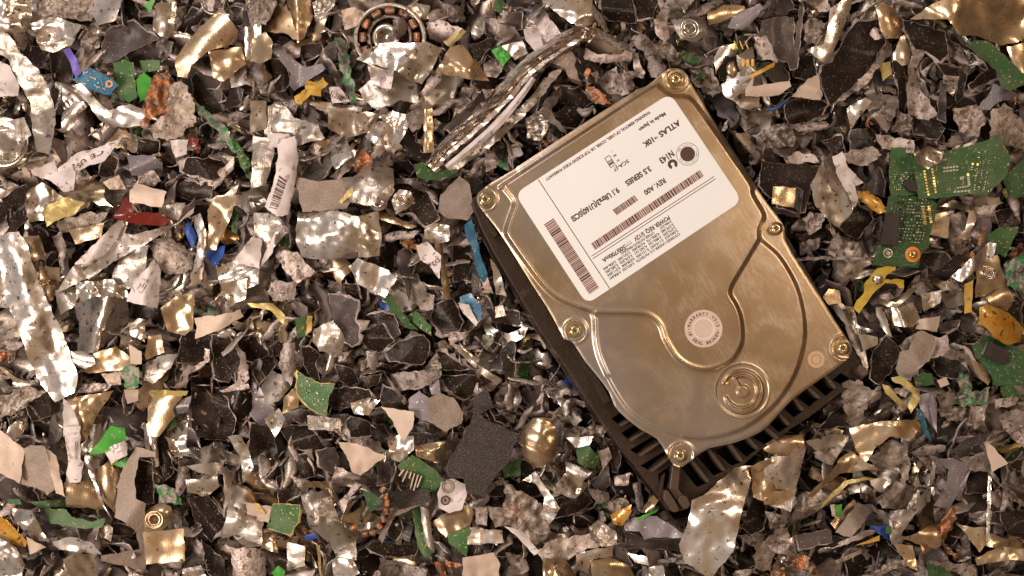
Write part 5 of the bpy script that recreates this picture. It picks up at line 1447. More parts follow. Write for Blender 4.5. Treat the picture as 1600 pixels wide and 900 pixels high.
ring_boss('codelabel', (0, 0), [1]) if False else None
# screw washer below the crushed capsule
def loose(name, label, cat, mat, build):
    o = build(); tag(o, label, cat); TRACED.append(dict(o=o, lab=label, mat=mat, P=None, pc=None, key=None, size=20, txt=KIND[mat][1], cat=cat)); return o
def lathe_at(name, c, z, prof, mat, n=40, sq=(1, 1), rot=0.0):
    verts = []; faces = []; loc = Vector(W(c[0], c[1], z)); ca, sa = math.cos(rot), math.sin(rot)
    for q, h in prof:
        for i in range(n):
            a = 2 * math.pi * i / n; x, y = q * math.cos(a) * sq[0], q * math.sin(a) * sq[1]; v = W(c[0] + x * ca - y * sa, c[1] + x * sa + y * ca, z + h); verts.append((v[0] - loc.x, v[1] - loc.y, v[2] - loc.z))
    for k in range(len(prof) - 1):
        for i in range(n):
            j = (i + 1) % n; faces.append([k * n + i, (k + 1) * n + i, (k + 1) * n + j, k * n + j])
    faces.append([(len(prof) - 1) * n + i for i in range(n)][::-1]); faces.append([i for i in range(n)])
    return link(name, verts, faces, [mat], loc=loc)
loose('washer_screw', 'round washer headed screw at the foot of the crushed silver capsule', 'screw', 'S',
      lambda: lathe_at('washer_screw', (591, 317), -0.22, [(15, -0.2), (15, -0.03), (14, 0.0), (9.5, 0.0), (9, 0.04), (6, 0.05), (5, 0.02), (0.3, 0.02)], 'S', sq=(1, 0.85)))
loose('bearing_ring', 'round silver bearing ring with small holes cut by the left edge', 'bearing', 'S',
      lambda: lathe_at('bearing_ring', (5, 222), -0.3, [(40, -0.25), (40, -0.02), (38, 0), (34, 0), (32, -0.05), (24, -0.05), (22, 0), (18, 0.02), (15, -0.04), (0.5, -0.06)], 'S'))
# spindle motor with copper coils
mot = bpy.data.objects.new('spindle_motor', None); COL.objects.link(mot); mc = (609, 58); mot.location = W(609, 58, -0.45)
def under(o, root): o.parent = root; o.matrix_parent_inverse = Matrix.Translation(-root.location); return o
def ringmesh(name, c, z, prof, mat, root, **k):
    o = lathe_at(name, c, z, prof, mat, **k); return under(o, root)
def torus_prof(r1, r2, h): return [(r2, -0.3), (r2, h - 0.03), (r2 - 1, h), (r1 + 1, h), (r1, h - 0.03), (r1, -0.3)]
def openring(name, c, z, r1, r2, h, mat, root, n=48, sq=(1, 1)):
    prof = torus_prof(r1, r2, h); verts = []; faces = []
    for q, hh in prof:
        for i in range(n):
            a = 2 * math.pi * i / n; verts.append(W(c[0] + q * math.cos(a) * sq[0], c[1] + q * math.sin(a) * sq[1], z + hh))
    L = len(prof)
    for k in range(L):
        for i in range(n):
            j = (i + 1) % n; k2 = (k + 1) % L; faces.append([k * n + i, k2 * n + i, k2 * n + j, k * n + j])
    return under(link(name, verts, faces, [mat]), root)
openring('outer_ring', mc, -0.42, 50, 57, 0.12, 'A', mot, sq=(1.0, 0.95))
openring('stator_ring', mc, -0.45, 30, 36, 0.06, 'G', mot)
def coil(c, z, ang, L, w, root, name='copper_coil'):
    """a wound coil: bundle of turns across a tooth"""
    verts = []; faces = []; n = 12; m = 14; ca, sa = math.cos(ang), math.sin(ang)
    for k in range(m + 1):
        u = (k / m - 0.5) * L; rr = w * (0.93 + 0.07 * math.cos(k * math.pi)) * (1 if 0 < k < m else 0.7)
        for i in range(n):
            a = 2 * math.pi * i / n; y = rr * math.cos(a); zz = 0.011 * rr * math.sin(a) * 1.2
            verts.append(W(c[0] + u * ca - y * sa, c[1] + u * sa + y * ca, z + zz))
    for k in range(m):
        for i in range(n):
            j = (i + 1) % n; faces.append([k * n + i, k * n + j, (k + 1) * n + j, (k + 1) * n + i])
    faces.append(list(range(n))); faces.append([m * n + i for i in range(n)][::-1])
    return under(link(name, verts, faces, ['C']), root)
for k in range(12):
    a = 2 * math.pi * k / 12
    if math.sin(a) > 0.75: continue
    coil((mc[0] + 42 * math.cos(a), mc[1] + 42 * math.sin(a)), -0.33, a + math.pi / 2, 15, 6.2, mot)
ringmesh('hub', (603, 58), -0.38, [(22, -0.2), (22, 0.06), (20, 0.1), (14, 0.1), (12, 0.04), (7, 0.03), (5, -0.02), (0.3, -0.03)], 'S', mot)
tag(mot, 'broken motor with orange copper coils around a silver hub, top left of centre', 'motor')
TRACED.append(dict(o=mot, lab='broken motor with orange copper coils', mat='C', P=circle(mc, 56), pc=None, key=None, size=80, txt='motor', cat='motor'))
# arc of copper wound stator teeth
st = bpy.data.objects.new('stator_arc', None); COL.objects.link(st); st.location = W(575, 800, -0.35)
for i, (x, y, a) in enumerate(((796, 362, 2.3), (818, 402, 1.7), (822, 446, 1.55), (815, 496, 1.35), (797, 545, 1.1), (770, 590, 0.8), (729, 628, 0.1), (680, 636, -0.1), (610, 600, -0.5))):
    p = tz(0, 'D1', [(x, y)])[0]; coil(p, -0.20, a, 10.5, 6.0, st)
arcp = [tz(0, 'D1', [q])[0] for q in ((560, 555), (640, 582), (735, 560), (785, 505), (800, 450), (818, 480), (805, 540), (760, 600), (660, 622), (570, 600))]
o, _p = make_piece('stator_core', arcp, 'A', '', -0.28, random.Random(4), thick=0.15); o.location = o.location; under(o, st)
tag(st, 'arc of orange copper wound motor teeth at the bottom, left of centre', 'motor part')
TRACED.append(dict(o=st, lab='arc of orange copper wound motor teeth', mat='C', P=np.array(arcp), pc=None, key=None, size=60, txt='motor part', cat='motor part'))
# yellow plastic claw with a silver screw dome
cl = bpy.data.objects.new('yellow_claw', None); COL.objects.link(cl); cl.location = W(1365, 440, -0.3)
cpoly = [tz(0, 'R4', [q])[0] for q in ((1335, 765), (1355, 715), (1400, 670), (1400, 615), (1445, 555), (1490, 515), (1550, 503), (1600, 508), (1595, 530), (1540, 560), (1530, 585), (1610, 583), (1650, 590), (1650, 640), (1620, 640), (1600, 615), (1530, 610), (1480, 650), (1440, 700), (1385, 775), (1370, 800))]
o, cpc = make_piece('claw_body', cpoly, 'Y3', '', -0.28, random.Random(8), thick=0.10) if 'Y3' in M else (mk('Y3', (0.36, 0.24, 0.02), 0, 0.25, 0.4, 9, None, 8, 0.7, (0.50, 0.36, 0.05), 4, 0.5, var=0, coat=0.5), make_piece('claw_body', cpoly, 'Y3', '', -0.28, random.Random(8), thick=0.10, rimmat='Z'))[1]
under(o, cl); zz = -0.25; p = tz(0, 'R4', [(1487, 582)])[0]
under(dome(p, 9.5, 0, 0.09, fr=lambda x, y, h: W(x, y, zz + h), mat='S', name='screw_dome', parent=None), cl)
tag(cl, 'translucent yellow plastic claw held by a silver screw, right of the drive', 'plastic claw')
TRACED.append(dict(o=cl, lab='translucent yellow plastic claw', mat='Y', P=np.array(cpoly), pc=cpc, key=None, size=50, txt='claw', cat='claw'))
# long silver rail from the upper middle, a channel with walls and a printed paper strip
rail = bpy.data.objects.new('long_rail', None); COL.objects.link(rail); rail.location = W(790, 150, -0.3)
spine = smooth_poly([(672, 262), (700, 232), (740, 196), (785, 152), (830, 104), (868, 76), (908, 52), (926, 60)], 6, False)
def sweep(name, spine, prof, mat, root, zoff=0.0, wob=0.0, seed=1):
    """sweep a cross section (offset px, height) along the line"""
    n = len(spine); m = len(prof); verts = []; faces = []; rr = random.Random(seed)
    for i, p in enumerate(spine):
        t = spine[min(i + 1, n - 1)] - spine[max(i - 1, 0)]; t = t / np.linalg.norm(t); nn = np.array((-t[1], t[0]))
        sc = 0.75 + 0.4 * math.sin(math.pi * min(1, (i + 2) / n)); w_ = wob * noise.noise(Vector((i * 0.25, seed, 0)))
        for a, h in prof: q = p + nn * (a * 1.12 * sc + w_ * 8 + (rr.random() - .5) * (3.0 if abs(a) > 8 and wob else 0.8)); verts.append(W(q[0], q[1], zoff + h + w_ * 0.5 + (rr.random() - .5) * 0.02))
    for i in range(n - 1):
        for k in range(m):
            k2 = (k + 1) % m; faces.append([i * m + k, i * m + k2, (i + 1) * m + k2, (i + 1) * m + k])
    faces.append([k for k in range(m)][::-1]); faces.append([(n - 1) * m + k for k in range(m)])
    o = link(name, verts, faces, [mat], smooth=False); return under(o, root)
sweep('channel', spine, [(-14, -0.30), (-13, -0.02), (-10, 0.03), (-5, 0.0), (-3, -0.07), (1, -0.06), (4, 0.02), (9, 0.03), (13, -0.05), (15, -0.34)], 'S', rail, -0.22, 0.2, 3)
sweep('silver_edge', spine + np.array((-4, -5)), [(-5, -0.1), (-4, 0.06), (-1, 0.10), (2, 0.05), (3, -0.1)], 'S', rail, -0.16, 0.35, 3)
o = sweep('paper_strip', smooth_poly([(698, 262), (735, 232), (775, 196), (808, 158), (834, 122)], 5, False), [(-5, 0.0), (0, 0.015), (5, -0.03), (5, -0.05), (-5, -0.02)], 'W', rail, -0.15, 0.0, 5)
mb = MB(lambda x, y: W(x, y, -0.098)); mb.text('8', (796, 171), (800, 167), 5); mb.text('U', (806, 158), (810, 153), 5); mb.text('L', (716, 246), (720, 243), 5)
for i in range(12): a = np.array((783 + 4 * i * 0.7, 186 - 4.2 * i * 0.75)); mb.line(a, a + (1.8, 1.5), 1.4)
q = mb.build('lettering', 'ink', None); q.parent = o; q.matrix_parent_inverse = o.matrix_parent_inverse.copy()
o, _p = make_piece('torn_flange', [(690, 270), (720, 262), (760, 235), (800, 200), (835, 165), (872, 118), (880, 105), (862, 112), (830, 150), (790, 190), (745, 228), (700, 258)], 'A', 'x', -0.45, random.Random(5), thick=0.1); under(o, rail)
tag(rail, 'long silver gold channel rail slanting from the top edge down to the left', 'rail')
TRACED.append(dict(o=rail, lab='long silver gold channel rail', mat='S', P=np.array([(680, 255), (740, 185), (830, 95), (905, 45), (925, 62), (870, 120), (800, 200), (700, 268)]), pc=None, key=None, size=100, txt='rail', cat='rail'))
# loose wires
def wire(name, label, pts, r, mat, z=-0.2, wob=0.1):
    P = smooth_poly(pts, 6, False); n = 8; verts = []; faces = []; loc = Vector(W(*P[0], z))
    pos = [Vector(W(p[0], p[1], z + wob * math.sin(i * 0.21))) - loc for i, p in enumerate(P)]
    for i, p in enumerate(pos):
        t = (pos[min(i + 1, len(pos) - 1)] - pos[max(i - 1, 0)]).normalized(); a = t.cross(Vector((0, 0, 1))).normalized(); b = a.cross(t)
        for k in range(n): verts.append(p + a * math.cos(6.283 * k / n) * r / 100 + b * math.sin(6.283 * k / n) * r / 100)
    for i in range(len(pos) - 1):
        for k in range(n): faces.append([i * n + k, i * n + (k + 1) % n, (i + 1) * n + (k + 1) % n, (i + 1) * n + k])
    faces.append(list(range(n))[::-1]); faces.append([(len(pos) - 1) * n + k for k in range(n)])
    o = link(name, verts, faces, [mat], loc=loc); tag(o, label, 'wire')
    TRACED.append(dict(o=o, lab=label, mat='S', P=None, pc=None, key=None, size=10, txt='wire', cat='wire'))
wire('thin_wire', 'thin grey wire arching down to the drive\'s top right corner', [(1018, 66), (1030, 76), (1040, 88), (1046, 100), (1047, 108)], 0.8, 'G')
wire('copper_wire', 'bent copper wire right of the taupe shard near the amber lens', [(1508, 537), (1522, 537), (1532, 530), (1537, 522), (1538, 514)], 1.3, 'C', -0.1)
wire('blue_wire', 'thin blue wire right of the drive\'s top right corner', [(1200, 172), (1212, 169), (1220, 165), (1226, 160), (1232, 161)], 1.8, 'B', -0.12)
wire('thin_wire', 'tiny curved wire standing at the lower left of the drive\'s left side', [(856, 598), (864, 588), (872, 578), (876, 565)], 0.8, 'G', -0.5)
wire('pale_wire', 'pale bent wire in the lower right corner region', [(1560, 762), (1572, 748), (1576, 728), (1590, 716), (1598, 705)], 1.1, 'G', -0.25)
# ================================================================== the loose scrap between the pieces above
FR = random.Random(77)
CELL = 5; GX0, GY0, GX1, GY1 = -60, -60, 1660, 960
gxs = np.arange(GX0, GX1, CELL); gys = np.arange(GY0, GY1, CELL)
MX, MY = np.meshgrid(gxs, gys); GP = np.stack([MX.ravel(), MY.ravel()], 1).astype(float)
occ = np.zeros(len(GP), bool)
for t in TRACED:
    if t['P'] is None: continue
    P = np.asarray(t['P'], float); lo, hi = P.min(0) - 6, P.max(0) + 6
    k = np.where((GP[:, 0] > lo[0]) & (GP[:, 0] < hi[0]) & (GP[:, 1] > lo[1]) & (GP[:, 1] < hi[1]))[0]
    if len(k): occ[k] |= inside(GP[k], P)
din = inside(GP, DRIVE_OUT); near_drive = sdf(GP, DRIVE_OUT) > -14
occ |= din
def shape(kind, r, rng):
    if kind == 'shard' and rng.random() < 0.45:
        n = rng.choice((7, 8, 9)); a0 = rng.random() * 6; st = 1 + rng.random() * 0.8
        return [(800 + r * st * (0.38 + 0.8 * rng.random()) * math.cos(a0 + 6.283 * i / n), 450 + r / st * (0.42 + 0.8 * rng.random()) * math.sin(a0 + 6.283 * i / n)) for i in range(n)]
    if kind == 'shard':
        n = rng.choice((4, 5, 5, 6, 7)); a0 = rng.random() * 6; st = 1 + rng.random() * 0.9
        return [(800 + r * st * (0.55 + 0.6 * rng.random()) * math.cos(a0 + 6.283 * (i + rng.random() * 0.5) / n), 450 + r / st * (0.6 + 0.6 * rng.random()) * math.sin(a0 + 6.283 * (i + rng.random() * 0.5) / n)) for i in range(n)]
    if kind == 'strip':
        L = r * 1.5; w = r * (0.28 + 0.25 * rng.random()); k = (rng.random() - 0.5) * 0.9; top = []; bot = []
        for i in range(6):
            u = -L + 2 * L * i / 5; y = k * u * u / L; q = w * (0.7 + 0.5 * rng.random()); top.append((800 + u, 450 + y - q)); bot.append((800 + u, 450 + y + q * 0.8))
        return top + bot[::-1]
    if kind == 'hook':
        a0 = rng.random() * 6; sp = 1.6 + rng.random() * 1.8; o_, i_ = [], []
        for i in range(8):
            a = a0 + sp * i / 7; w = r * (0.30 + 0.16 * rng.random()) * (0.6 + math.sin(math.pi * i / 7) * 0.5)
            o_.append((800 + (r * 0.85 + w / 2) * math.cos(a), 450 + (r * 0.85 + w / 2) * math.sin(a))); i_.append((800 + (r * 0.85 - w / 2) * math.cos(a), 450 + (r * 0.85 - w / 2) * math.sin(a)))
        return o_ + i_[::-1]
SPEC = {'K': [('shard', '', 3.8), ('shard', 'k', 4.5), ('shard', 'u', 4.2), ('hook', '', 3), ('strip', '', 2.5), ('shard', 'r', 2)],
        'D': [('shard', '', 3.5), ('shard', 'u', 3.2), ('strip', 'r', 0)], 'G': [('shard', 'c', 0), ('strip', 'k', 0), ('hook', '', 0), ('strip', 'u', 0), ('shard', 'k', 0)],
        'H': [('shard', '', 2), ('strip', 'u', 0)], 'S': [('shard', 'x', 0), ('strip', 'cu', 0), ('hook', 'u', 0), ('strip', 'uw', 0), ('shard', 'cd', 0), ('strip', 'r', 0)],
        'A': [('shard', 'x', 0), ('strip', 'cu', 0), ('hook', 'cu', 0), ('shard', 'k', 0)], 'T': [('shard', 'c', 0), ('strip', 'u', 0), ('shard', 'd', 0), ('hook', 'u', 0)],
        'U': [('shard', 'b', 0), ('shard', 'xb', 0), ('strip', 'b', 0)], 'X': [('shard', '', 2)], 'L': [('shard', 'c', 0), ('strip', '', 0)], 'W': [('shard', 'c', 0)], 'P': [('shard', '', 2), ('strip', '', 0)],
        'Z': [('strip', 'u', 0)], 'C': [('hook', 'b', 0), ('shard', 'b', 0)], 'I': [('shard', 'b', 0)], 'B': [('shard', 'c', 0)], 'O': [('shard', 'u', 0)], 'Q': [('shard', '', 0)]}
LIB = {}
for mk_, sp in SPEC.items():
    LIB[mk_] = []
    for si, (sh, st, rim) in enumerate(sp):
        for rep in range(4 if mk_ in 'KGSAU' else 3):
            rng = random.Random(hash_ := (ord(mk_) * 131 + si * 17 + rep)); r = 20
            P = np.array(shape(sh, r, rng))
            o, pc = make_piece(KIND[mk_][0], P, mk_, st, 0.0, rng, rim, RIMM.get(mk_, 'E'), jam=2.1, jst=4.0, thick=TH[mk_], grid=4.2 if any(c in st for c in 'cxb') else 7.0, mapf=lambda x, y, z: ((x - 800) / 100, (450 - y) / 100, z))
            area = abs(area2(P)); ext = np.abs(P - P.mean(0)).max(0)
            LIB[mk_].append((o, pc, math.sqrt(area), P - P.mean(0), sh))
            COL.objects.unlink(o)
# twisted ribbons: thin torn strips that stand on edge, curl and show both faces
def ribbon(kk, rng):
    mat, back = {'s': ('S', 'A'), 'g': ('G', 'E'), 'k': ('K', 'E'), 't': ('T', 'A'), 'a': ('A', 'G')}[kk]
    L = 20 + 18 * rng.random(); w = (3.2 + 7.5 * rng.random()); n = 15; m = 4
    hd = 0.0; c1 = (rng.random() - 0.5) * 3.4; pz = (rng.random() - 0.5) * 1.6; roll = (rng.random() - 0.5) * 2.4; tw = (rng.random() - 0.5) * 3.2; curl = (rng.random() - 0.5) * 1.3
    p = Vector((-L * 0.9, 0, 0)); P = []; T = []
    for i in range(n):
        u = i / (n - 1); a = hd + c1 * (u - 0.5) + 0.25 * math.sin(u * 9 + pz * 5); e_ = pz * math.sin(u * 3.0 + roll) * 0.8; t = Vector((math.cos(a) * math.cos(e_), math.sin(a) * math.cos(e_), math.sin(e_))); P.append(p.copy()); T.append(t); p += t * (2 * L / n)
    mid = P[n // 2].copy(); V = []; F = []; fm = []
    for sgn in (0, 1):
        for i in range(n):
            u = i / (n - 1); t = T[i]; side = t.cross(Vector((0, 0, 1))).normalized(); up = side.cross(t); r = roll + tw * (u - 0.5)
            s_ = side * math.cos(r) + up * math.sin(r); nn = t.cross(s_); taper = 0.35 + 0.75 * math.sin(math.pi * min(1, max(0.06, u * 1.05)))
            for k in range(m):
                q = (k / (m - 1) - 0.5) * 2; wj = w * taper * (1 + (0.35 * (rng.random() - 0.5) if k in (0, m - 1) and not sgn else 0))
                if sgn: o_ = Vector(V[i * m + k]) * 100 - nn * 1.6; V.append(tuple(o_ / 100)); continue
                V.append(tuple((P[i] - mid + s_ * q * wj + nn * curl * q * q * w * 0.6 + nn * (rng.random() - 0.5) * 0.8) / 100))
    N_ = n * m
    for i in range(n - 1):
        for k in range(m - 1):
            a = i * m + k; F.append([a, a + 1, a + m + 1, a + m]); fm.append(0); F.append([N_ + a, N_ + a + m, N_ + a + m + 1, N_ + a + 1]); fm.append(1)
        a = i * m; F.append([a, a + m, N_ + a + m, N_ + a]); fm.append(1); a = i * m + m - 1; F.append([a, N_ + a, N_ + a + m, a + m]); fm.append(1)
    for k in range(m - 1):
        F.append([k, N_ + k, N_ + k + 1, k + 1]); fm.append(1); a = (n - 1) * m + k; F.append([a, a + 1, N_ + a + 1, N_ + a]); fm.append(1)
    o = link(KIND[kk][0], V, F, [mat, back], fm); COL.objects.unlink(o); hull = np.array([(-L * .8, -w), (L * .8, -w), (L * .8, w), (-L * .8, w)])
    return (o, None, math.sqrt(L * w * 2), hull, 'ribbon')
KIND.update({'s': ('shiny_metal_ribbon', 'shiny ribbon', 'metal ribbon'), 'g': ('pale_grey_ribbon', 'pale grey ribbon', 'metal ribbon'), 'k': ('black_ribbon', 'black painted ribbon', 'metal ribbon'),
             't': ('tan_metal_ribbon', 'tan ribbon', 'metal ribbon'), 'a': ('dull_metal_ribbon', 'dull ribbon', 'metal ribbon')})
for kk in 'sgkta': LIB[kk] = [ribbon(kk, random.Random(ord(kk) * 77 + i)) for i in range(14)]
LIMIT = {'K': 170, 'G': 130, 'S': 140, 'A': 120, 'D': 90, 'U': 150, 'T': 150, 'H': 60, 'X': 40, 'L': 40, 'W': 16, 'P': 34, 'Z': 22, 'C': 18, 'I': 26, 'B': 5, 'O': 6, 'Q': 4}
USED = {k: 0 for k in LIMIT}
def palette(x, y):
    w = dict(K=20, D=8, G=14, S=15, A=14, U=9, T=9, H=3, X=2, L=2, W=0.6, P=1.7, Z=1.0, C=0.7, I=1.2, B=0.25, O=0.3, Q=0.2)
    if x < 420: w.update(S=20, T=9, A=14, K=14)
    if 420 <= x < 900 and y > 430: w.update(K=28, G=22, S=7)
    if x > 1150 and y > 600: w.update(T=16, A=14, G=12, O=0.9)
    if y < 230: w.update(S=16, G=20)
    for k in w: w[k] *= math.exp(2.4 * noise.noise(Vector((x / 170, y / 170, ord(k) * 1.37))))
    return w
FILL = []
def put(kk, x, y, rad, z, tl):
    src, pc, sz, PP, shn = LIB[kk][int(FR.random() * len(LIB[kk]))]
    sc = rad * (0.75 + 0.6 * FR.random()) / (18 if shn == 'shard' else 20)
    ang = FR.random() * 6.283; ca, sa = math.cos(ang), math.sin(ang)
    Q = PP * sc; Q = np.stack([Q[:, 0] * ca + Q[:, 1] * sa, -Q[:, 0] * sa + Q[:, 1] * ca], 1) + (x, y)
    if inside(Q, DRIVE_OUT).any() or sdf(np.array([[x, y]]), DRIVE_OUT)[0] > -8 - 0.3 * rad: return None
    o = src.copy(); COL.objects.link(o); o.location = W(x, y, z); o.scale = (sc, sc, sc * (0.9 + 0.3 * FR.random()))
    o.rotation_euler = ((FR.random() - 0.5) * tl, (FR.random() - 0.5) * tl, ang)
    FILL.append((o, kk, x, y, rad, shn)); return Q
free = np.where(~occ & (GP[:, 0] > -25) & (GP[:, 0] < 1625) & (GP[:, 1] > -25) & (GP[:, 1] < 925))[0]
nfree0 = len(free); tries = 0
LAYERS = [(32, 0.6), (23, 0.7), (17, 1.0), (12, 1.0)]
cover_now = occ.copy()
for li, (rad, share) in enumerate(LAYERS):
    for rep in range(int(7000 * share)):
        i = free[int(FR.random() * len(free))]
        if cover_now[i]: continue
        x, y = GP[i] + (FR.random() * CELL, FR.random() * CELL)
        # room around the spot
        k = np.where((np.abs(GP[:, 0] - x) < rad * 0.6) & (np.abs(GP[:, 1] - y) < rad * 0.6))[0]
        if cover_now[k].mean() > 0.5: continue
        w = {a: b for a, b in palette(x, y).items() if USED[a] < LIMIT[a]}
        if not w: break
        a = FR.random() * sum(w.values())
        for kk, b in w.items():
            a -= b
            if a <= 0: break
        if kk in 'BOQWCZ': rad2 = min(rad, 12)
        elif kk in 'PL': rad2 = min(rad, 18)
        else: rad2 = rad
        Q = put(kk, x, y, rad2, -0.90 - 0.05 * li + (FR.random() - 0.5) * 0.3, 1.5 if rad < 28 else 0.9)
        if Q is None: continue
        lo, hi = Q.min(0) - 5, Q.max(0) + 5
        k = np.where((GP[:, 0] > lo[0]) & (GP[:, 0] < hi[0]) & (GP[:, 1] > lo[1]) & (GP[:, 1] < hi[1]))[0]
        cover_now[k] |= inside(GP[k], Q)
        USED[kk] += 1
# ribbons over and between them
rc = 0
for rep in range(4000):
    if rc > 560: break
    i = free[int(FR.random() * len(free))]; x, y = GP[i] + (FR.random() * CELL, FR.random() * CELL)
    if occ[i]: continue
    kk = FR.choices('sgkta', (28 if x < 450 or y < 240 else 20, 20, 24, 20 if x > 1100 or x < 450 else 13, 22))[0]
    if USED.get(kk, 0) > 150: continue
    if put(kk, x, y, FR.choice((9, 12, 15, 19, 24)), -0.66 + (FR.random() - 0.5) * 0.26, 1.2) is not None: rc += 1; USED[kk] = USED.get(kk, 0) + 1
print('filler', len(FILL), 'uncovered', float((~cover_now[free]).mean()), USED)

# ------------------------------------------------------------------ the uncountable small stuff beneath, one sheet of shreds
def bed(n, rlo, rhi, zlo, zhi, seed, name, label):
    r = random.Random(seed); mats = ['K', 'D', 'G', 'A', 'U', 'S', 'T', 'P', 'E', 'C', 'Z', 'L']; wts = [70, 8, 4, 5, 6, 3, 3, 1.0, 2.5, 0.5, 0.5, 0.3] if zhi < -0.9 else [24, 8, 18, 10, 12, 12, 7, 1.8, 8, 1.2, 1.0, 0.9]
    verts = []; faces = []; fm = []
    for i in range(n):
        x = -130 + 1860 * r.random(); y = -120 + 1140 * r.random(); z = zlo + (zhi - zlo) * r.random()
        R_ = rlo + (rhi - rlo) * r.random() ** 1.7; m = r.choices(range(len(mats)), wts)[0]
        if sdf(np.array([[x, y]]), DRIVE_OUT)[0] > -R_ * 1.5 and z > -1.15: z = -1.2 - 0.3 * r.random()
        nn = r.choice((4, 5, 6, 7)); st = 1 + (1.4 if rhi > 7 else 2.2) * r.random(); a0 = r.random() * 6.28; ca, sa = math.cos(a0), math.sin(a0); tx, ty = (r.random() - .5) * 1.4, (r.random() - .5) * 1.4; cv = (r.random() - 0.5) * 3
        b = len(verts); rim = []
        for lvl, q in ((0, 0.55), (1, 1.0)):
            for k in range(nn):
                a = 6.283 * (k + 0.35 * math.sin(k * 2.1 + i)) / nn; rr = R_ * q * (0.7 + 0.5 * abs(math.sin(k * 1.7 + i * 0.9)))
                u, v = rr * st * math.cos(a), rr / st * math.sin(a); X, Y = u * ca - v * sa, u * sa + v * ca
                verts.append(W(x + X, y + Y, z + (X * tx + Y * ty) / 100 + cv * (u / 100) ** 2 + 0.0015 * R_ * math.sin(k * 3.1 + i)))
        for k in range(nn):
            j = (k + 1) % nn; verts.append((verts[b + nn + k][0], verts[b + nn + k][1], verts[b + nn + k][2] - 0.05 - 0.05 * r.random()))
        faces.append([b + k for k in range(nn)][::-1]); fm.append(m)
        for k in range(nn):
            j = (k + 1) % nn; faces.append([b + k, b + j, b + nn + j, b + nn + k][::-1]); fm.append(m if m not in (0, 1) or (k + i) % 3 else 8)
            faces.append([b + nn + k, b + nn + j, b + 2 * nn + j, b + 2 * nn + k][::-1]); fm.append(m if m not in (0, 1) else 8)
    o = link(name, verts, faces, mats, fm, smooth=False); tag(o, label, 'shredded scrap', kind='stuff'); return o
bed(1900, 8, 26, -1.6, -1.05, 5, 'shredded_scrap', 'fine shredded metal and plastic filling the gaps under the larger scrap')
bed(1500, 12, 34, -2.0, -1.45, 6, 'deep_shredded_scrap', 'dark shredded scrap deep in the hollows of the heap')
bed_fine = bed(3800, 2.2, 6.5, -1.0, -0.62, 9, 'scrap_crumbs', 'tiny crumbs of metal and plastic strewn among the scrap')
# ================================================================== labels that single each piece out
def short(lab):
    for cut in (', ', ' with ', ' right of ', ' left of ', ' below ', ' above ', ' beside ', ' in the ', ' near ', ' at the ', ' under ', ' between ', ' on the ', ' on black', ' behind ', ' around ', ' just ', ' touching ', ' hanging ', ' pointing ',
                ' filling ', ' arching ', ' across ', ' crossing ', ' draped ', ' from the ', ' along ', ' lying ', ' standing ', ' overlapping ', ' leaning ', ' slanting ', ' sweeping ', ' hugging ', ' twisting ', ' rising ', ' printed ', ' inside ',
                ' through ', ' in front', ' curling ', ' over ', ' cut by', ' holding ', ' to the ', ' up ', ' held '):
        i = lab.find(cut)
        if i > 0: lab = lab[:i]
    return lab
LM = {}
for t in TRACED:
    if t['lab']:
        s = short(t['lab'])
        if 2 <= len(s.split()) <= 6: LM.setdefault(s, []).append(t)
LAND = []
for s, ts in LM.items():
    if len(ts) == 1:
        t = ts[0]; c = np.asarray(t['P'], float).mean(0) if t['P'] is not None else np.array((t['o'].location.x * 100 + 800, 450 - t['o'].location.y * 100))
        LAND.append((s, c, t['o']))
for s, c in (("drive's top left screw", (759, 311)), ("drive's top right screw", (1057, 123)), ("drive's left middle screw", (898, 517)), ("drive's bottom screw", (1064, 712)), ("drive's lower right screw", (1318, 544)), ("drive's right middle screw", (1213, 357)), ("drive's bottom corner", (1053, 800))):
    LAND.append((s, np.array(c, float), None))
LC_ = np.array([l[1] for l in LAND])
DIRS = ['right of', 'below right of', 'below', 'below left of', 'left of', 'above left of', 'above', 'above right of']
ADJ = {'K': 'jagged black', 'D': 'charcoal grey', 'G': 'pale grey', 'H': 'violet grey', 'S': 'shiny silver', 'A': 'dull grey metal', 'T': 'tan metal', 'U': 'rough crushed', 'X': 'grainy taupe', 'N': 'rough black', 'L': 'cream coloured', 'W': 'torn white paper',
       'P': 'green board', 'Q': 'bright green', 'J': 'blue board', 'B': 'blue plastic', 'V': 'purple plastic', 'Y': 'yellow plastic', 'Z': 'yellowish metal', 'O': 'amber film', 'C': 'copper wire', 'F': 'red plastic', 'I': 'green crusted'}
ADJ.update({'s': 'shiny', 'g': 'pale grey', 'k': 'black and grey', 't': 'tan', 'a': 'dull metal'})
NOUN = {'ribbon': 'ribbon', 'shard': 'chip', 'strip': 'sliver', 'hook': 'curl'}
ORD = ['nearest', 'second nearest', 'third nearest', 'fourth nearest', 'fifth nearest', 'sixth nearest', 'seventh nearest', 'eighth nearest', 'ninth nearest', 'tenth nearest', 'eleventh nearest', 'twelfth nearest']
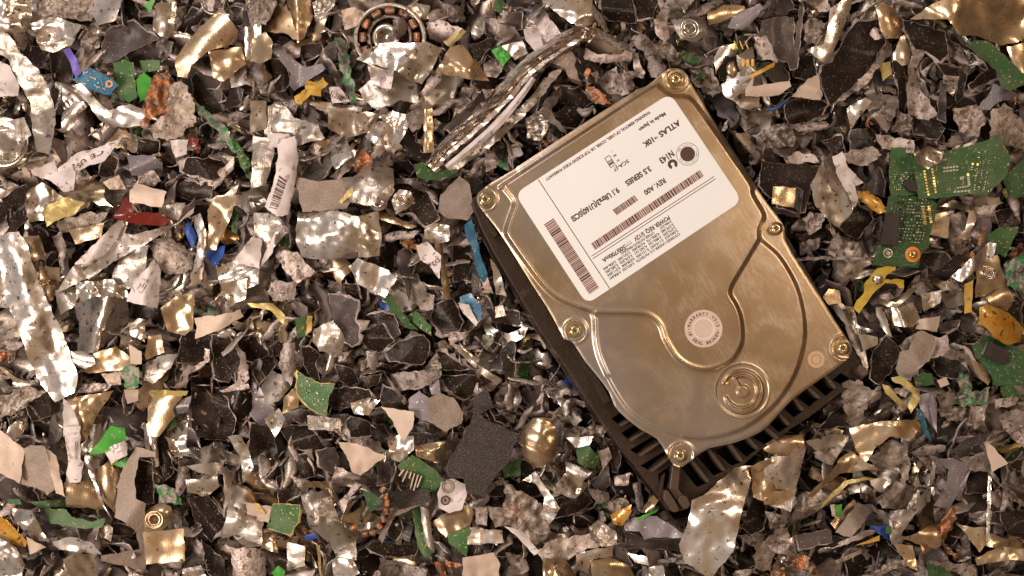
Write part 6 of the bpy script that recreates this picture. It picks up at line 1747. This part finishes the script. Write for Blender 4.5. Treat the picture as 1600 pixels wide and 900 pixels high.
GROUPN = {'K': 'loose black casting shards', 'D': 'loose charcoal shards', 'G': 'loose pale grey shards', 'H': 'loose violet grey shards', 'S': 'loose shiny sheet metal scraps', 'A': 'loose dull metal scraps', 'T': 'loose tan metal scraps', 'U': 'loose crushed metal lumps',
          'X': 'loose taupe shards', 'L': 'loose cream plastic scraps', 'W': 'loose white label scraps', 'P': 'loose green circuit board scraps', 'Z': 'loose yellowish strips', 'C': 'loose copper winding scraps', 'I': 'green crusted lumps', 'B': 'loose blue plastic scraps',
          'O': 'loose amber film scraps', 'Q': 'loose bright green scraps', 'N': 'rough black scraps', 'J': 'blue board scraps', 'F': 'red plastic scraps', 'V': 'purple plastic scraps', 'Y': 'yellow plastic scraps'}
GROUPN.update({'s': 'shiny metal ribbons', 'g': 'pale grey ribbons', 'k': 'black painted ribbons', 't': 'tan metal ribbons', 'a': 'dull metal ribbons'})
TODO = {}
def enlist(o, mat, x, y, noun, sizew):
    d = np.hypot(LC_[:, 0] - x, LC_[:, 1] - y); i = int(d.argmin()); dx, dy = x - LC_[i][0], y - LC_[i][1]
    k = int(round(math.atan2(dy, dx) / (math.pi / 4))) % 8
    TODO.setdefault((ADJ[mat], noun, sizew, DIRS[k], LAND[i][0]), []).append((d[i], o))
for t in TRACED:
    if t['o'].get('label') is None:
        c = np.asarray(t['P'], float).mean(0); w = t['size']; enlist(t['o'], t['mat'], c[0], c[1], 'piece', 'large' if w > 34 else 'medium')
for o, kk, x, y, rad, shn in FILL:
    tag(o, None, KIND[kk][2]); enlist(o, kk, x, y, NOUN[shn], 'medium' if rad > 20 else 'small' if rad > 11 else 'tiny')
for (adj, noun, sw, dr, lm), L in TODO.items():
    L.sort(key=lambda q: q[0])
    for i, (d, o) in enumerate(L):
        o['label'] = ('%s %s %s %s %s the %s' % (ORD[i] if len(L) > 1 else '', sw, adj, noun, dr, lm)).strip()
for t in TRACED:
    if t['mat'] in GROUPN and t['o'].type == 'MESH' and t['P'] is not None: t['o']['group'] = GROUPN[t['mat']]
for o, kk, x, y, rad, shn in FILL: o['group'] = GROUPN[kk]
bpy.context.view_layer.update()
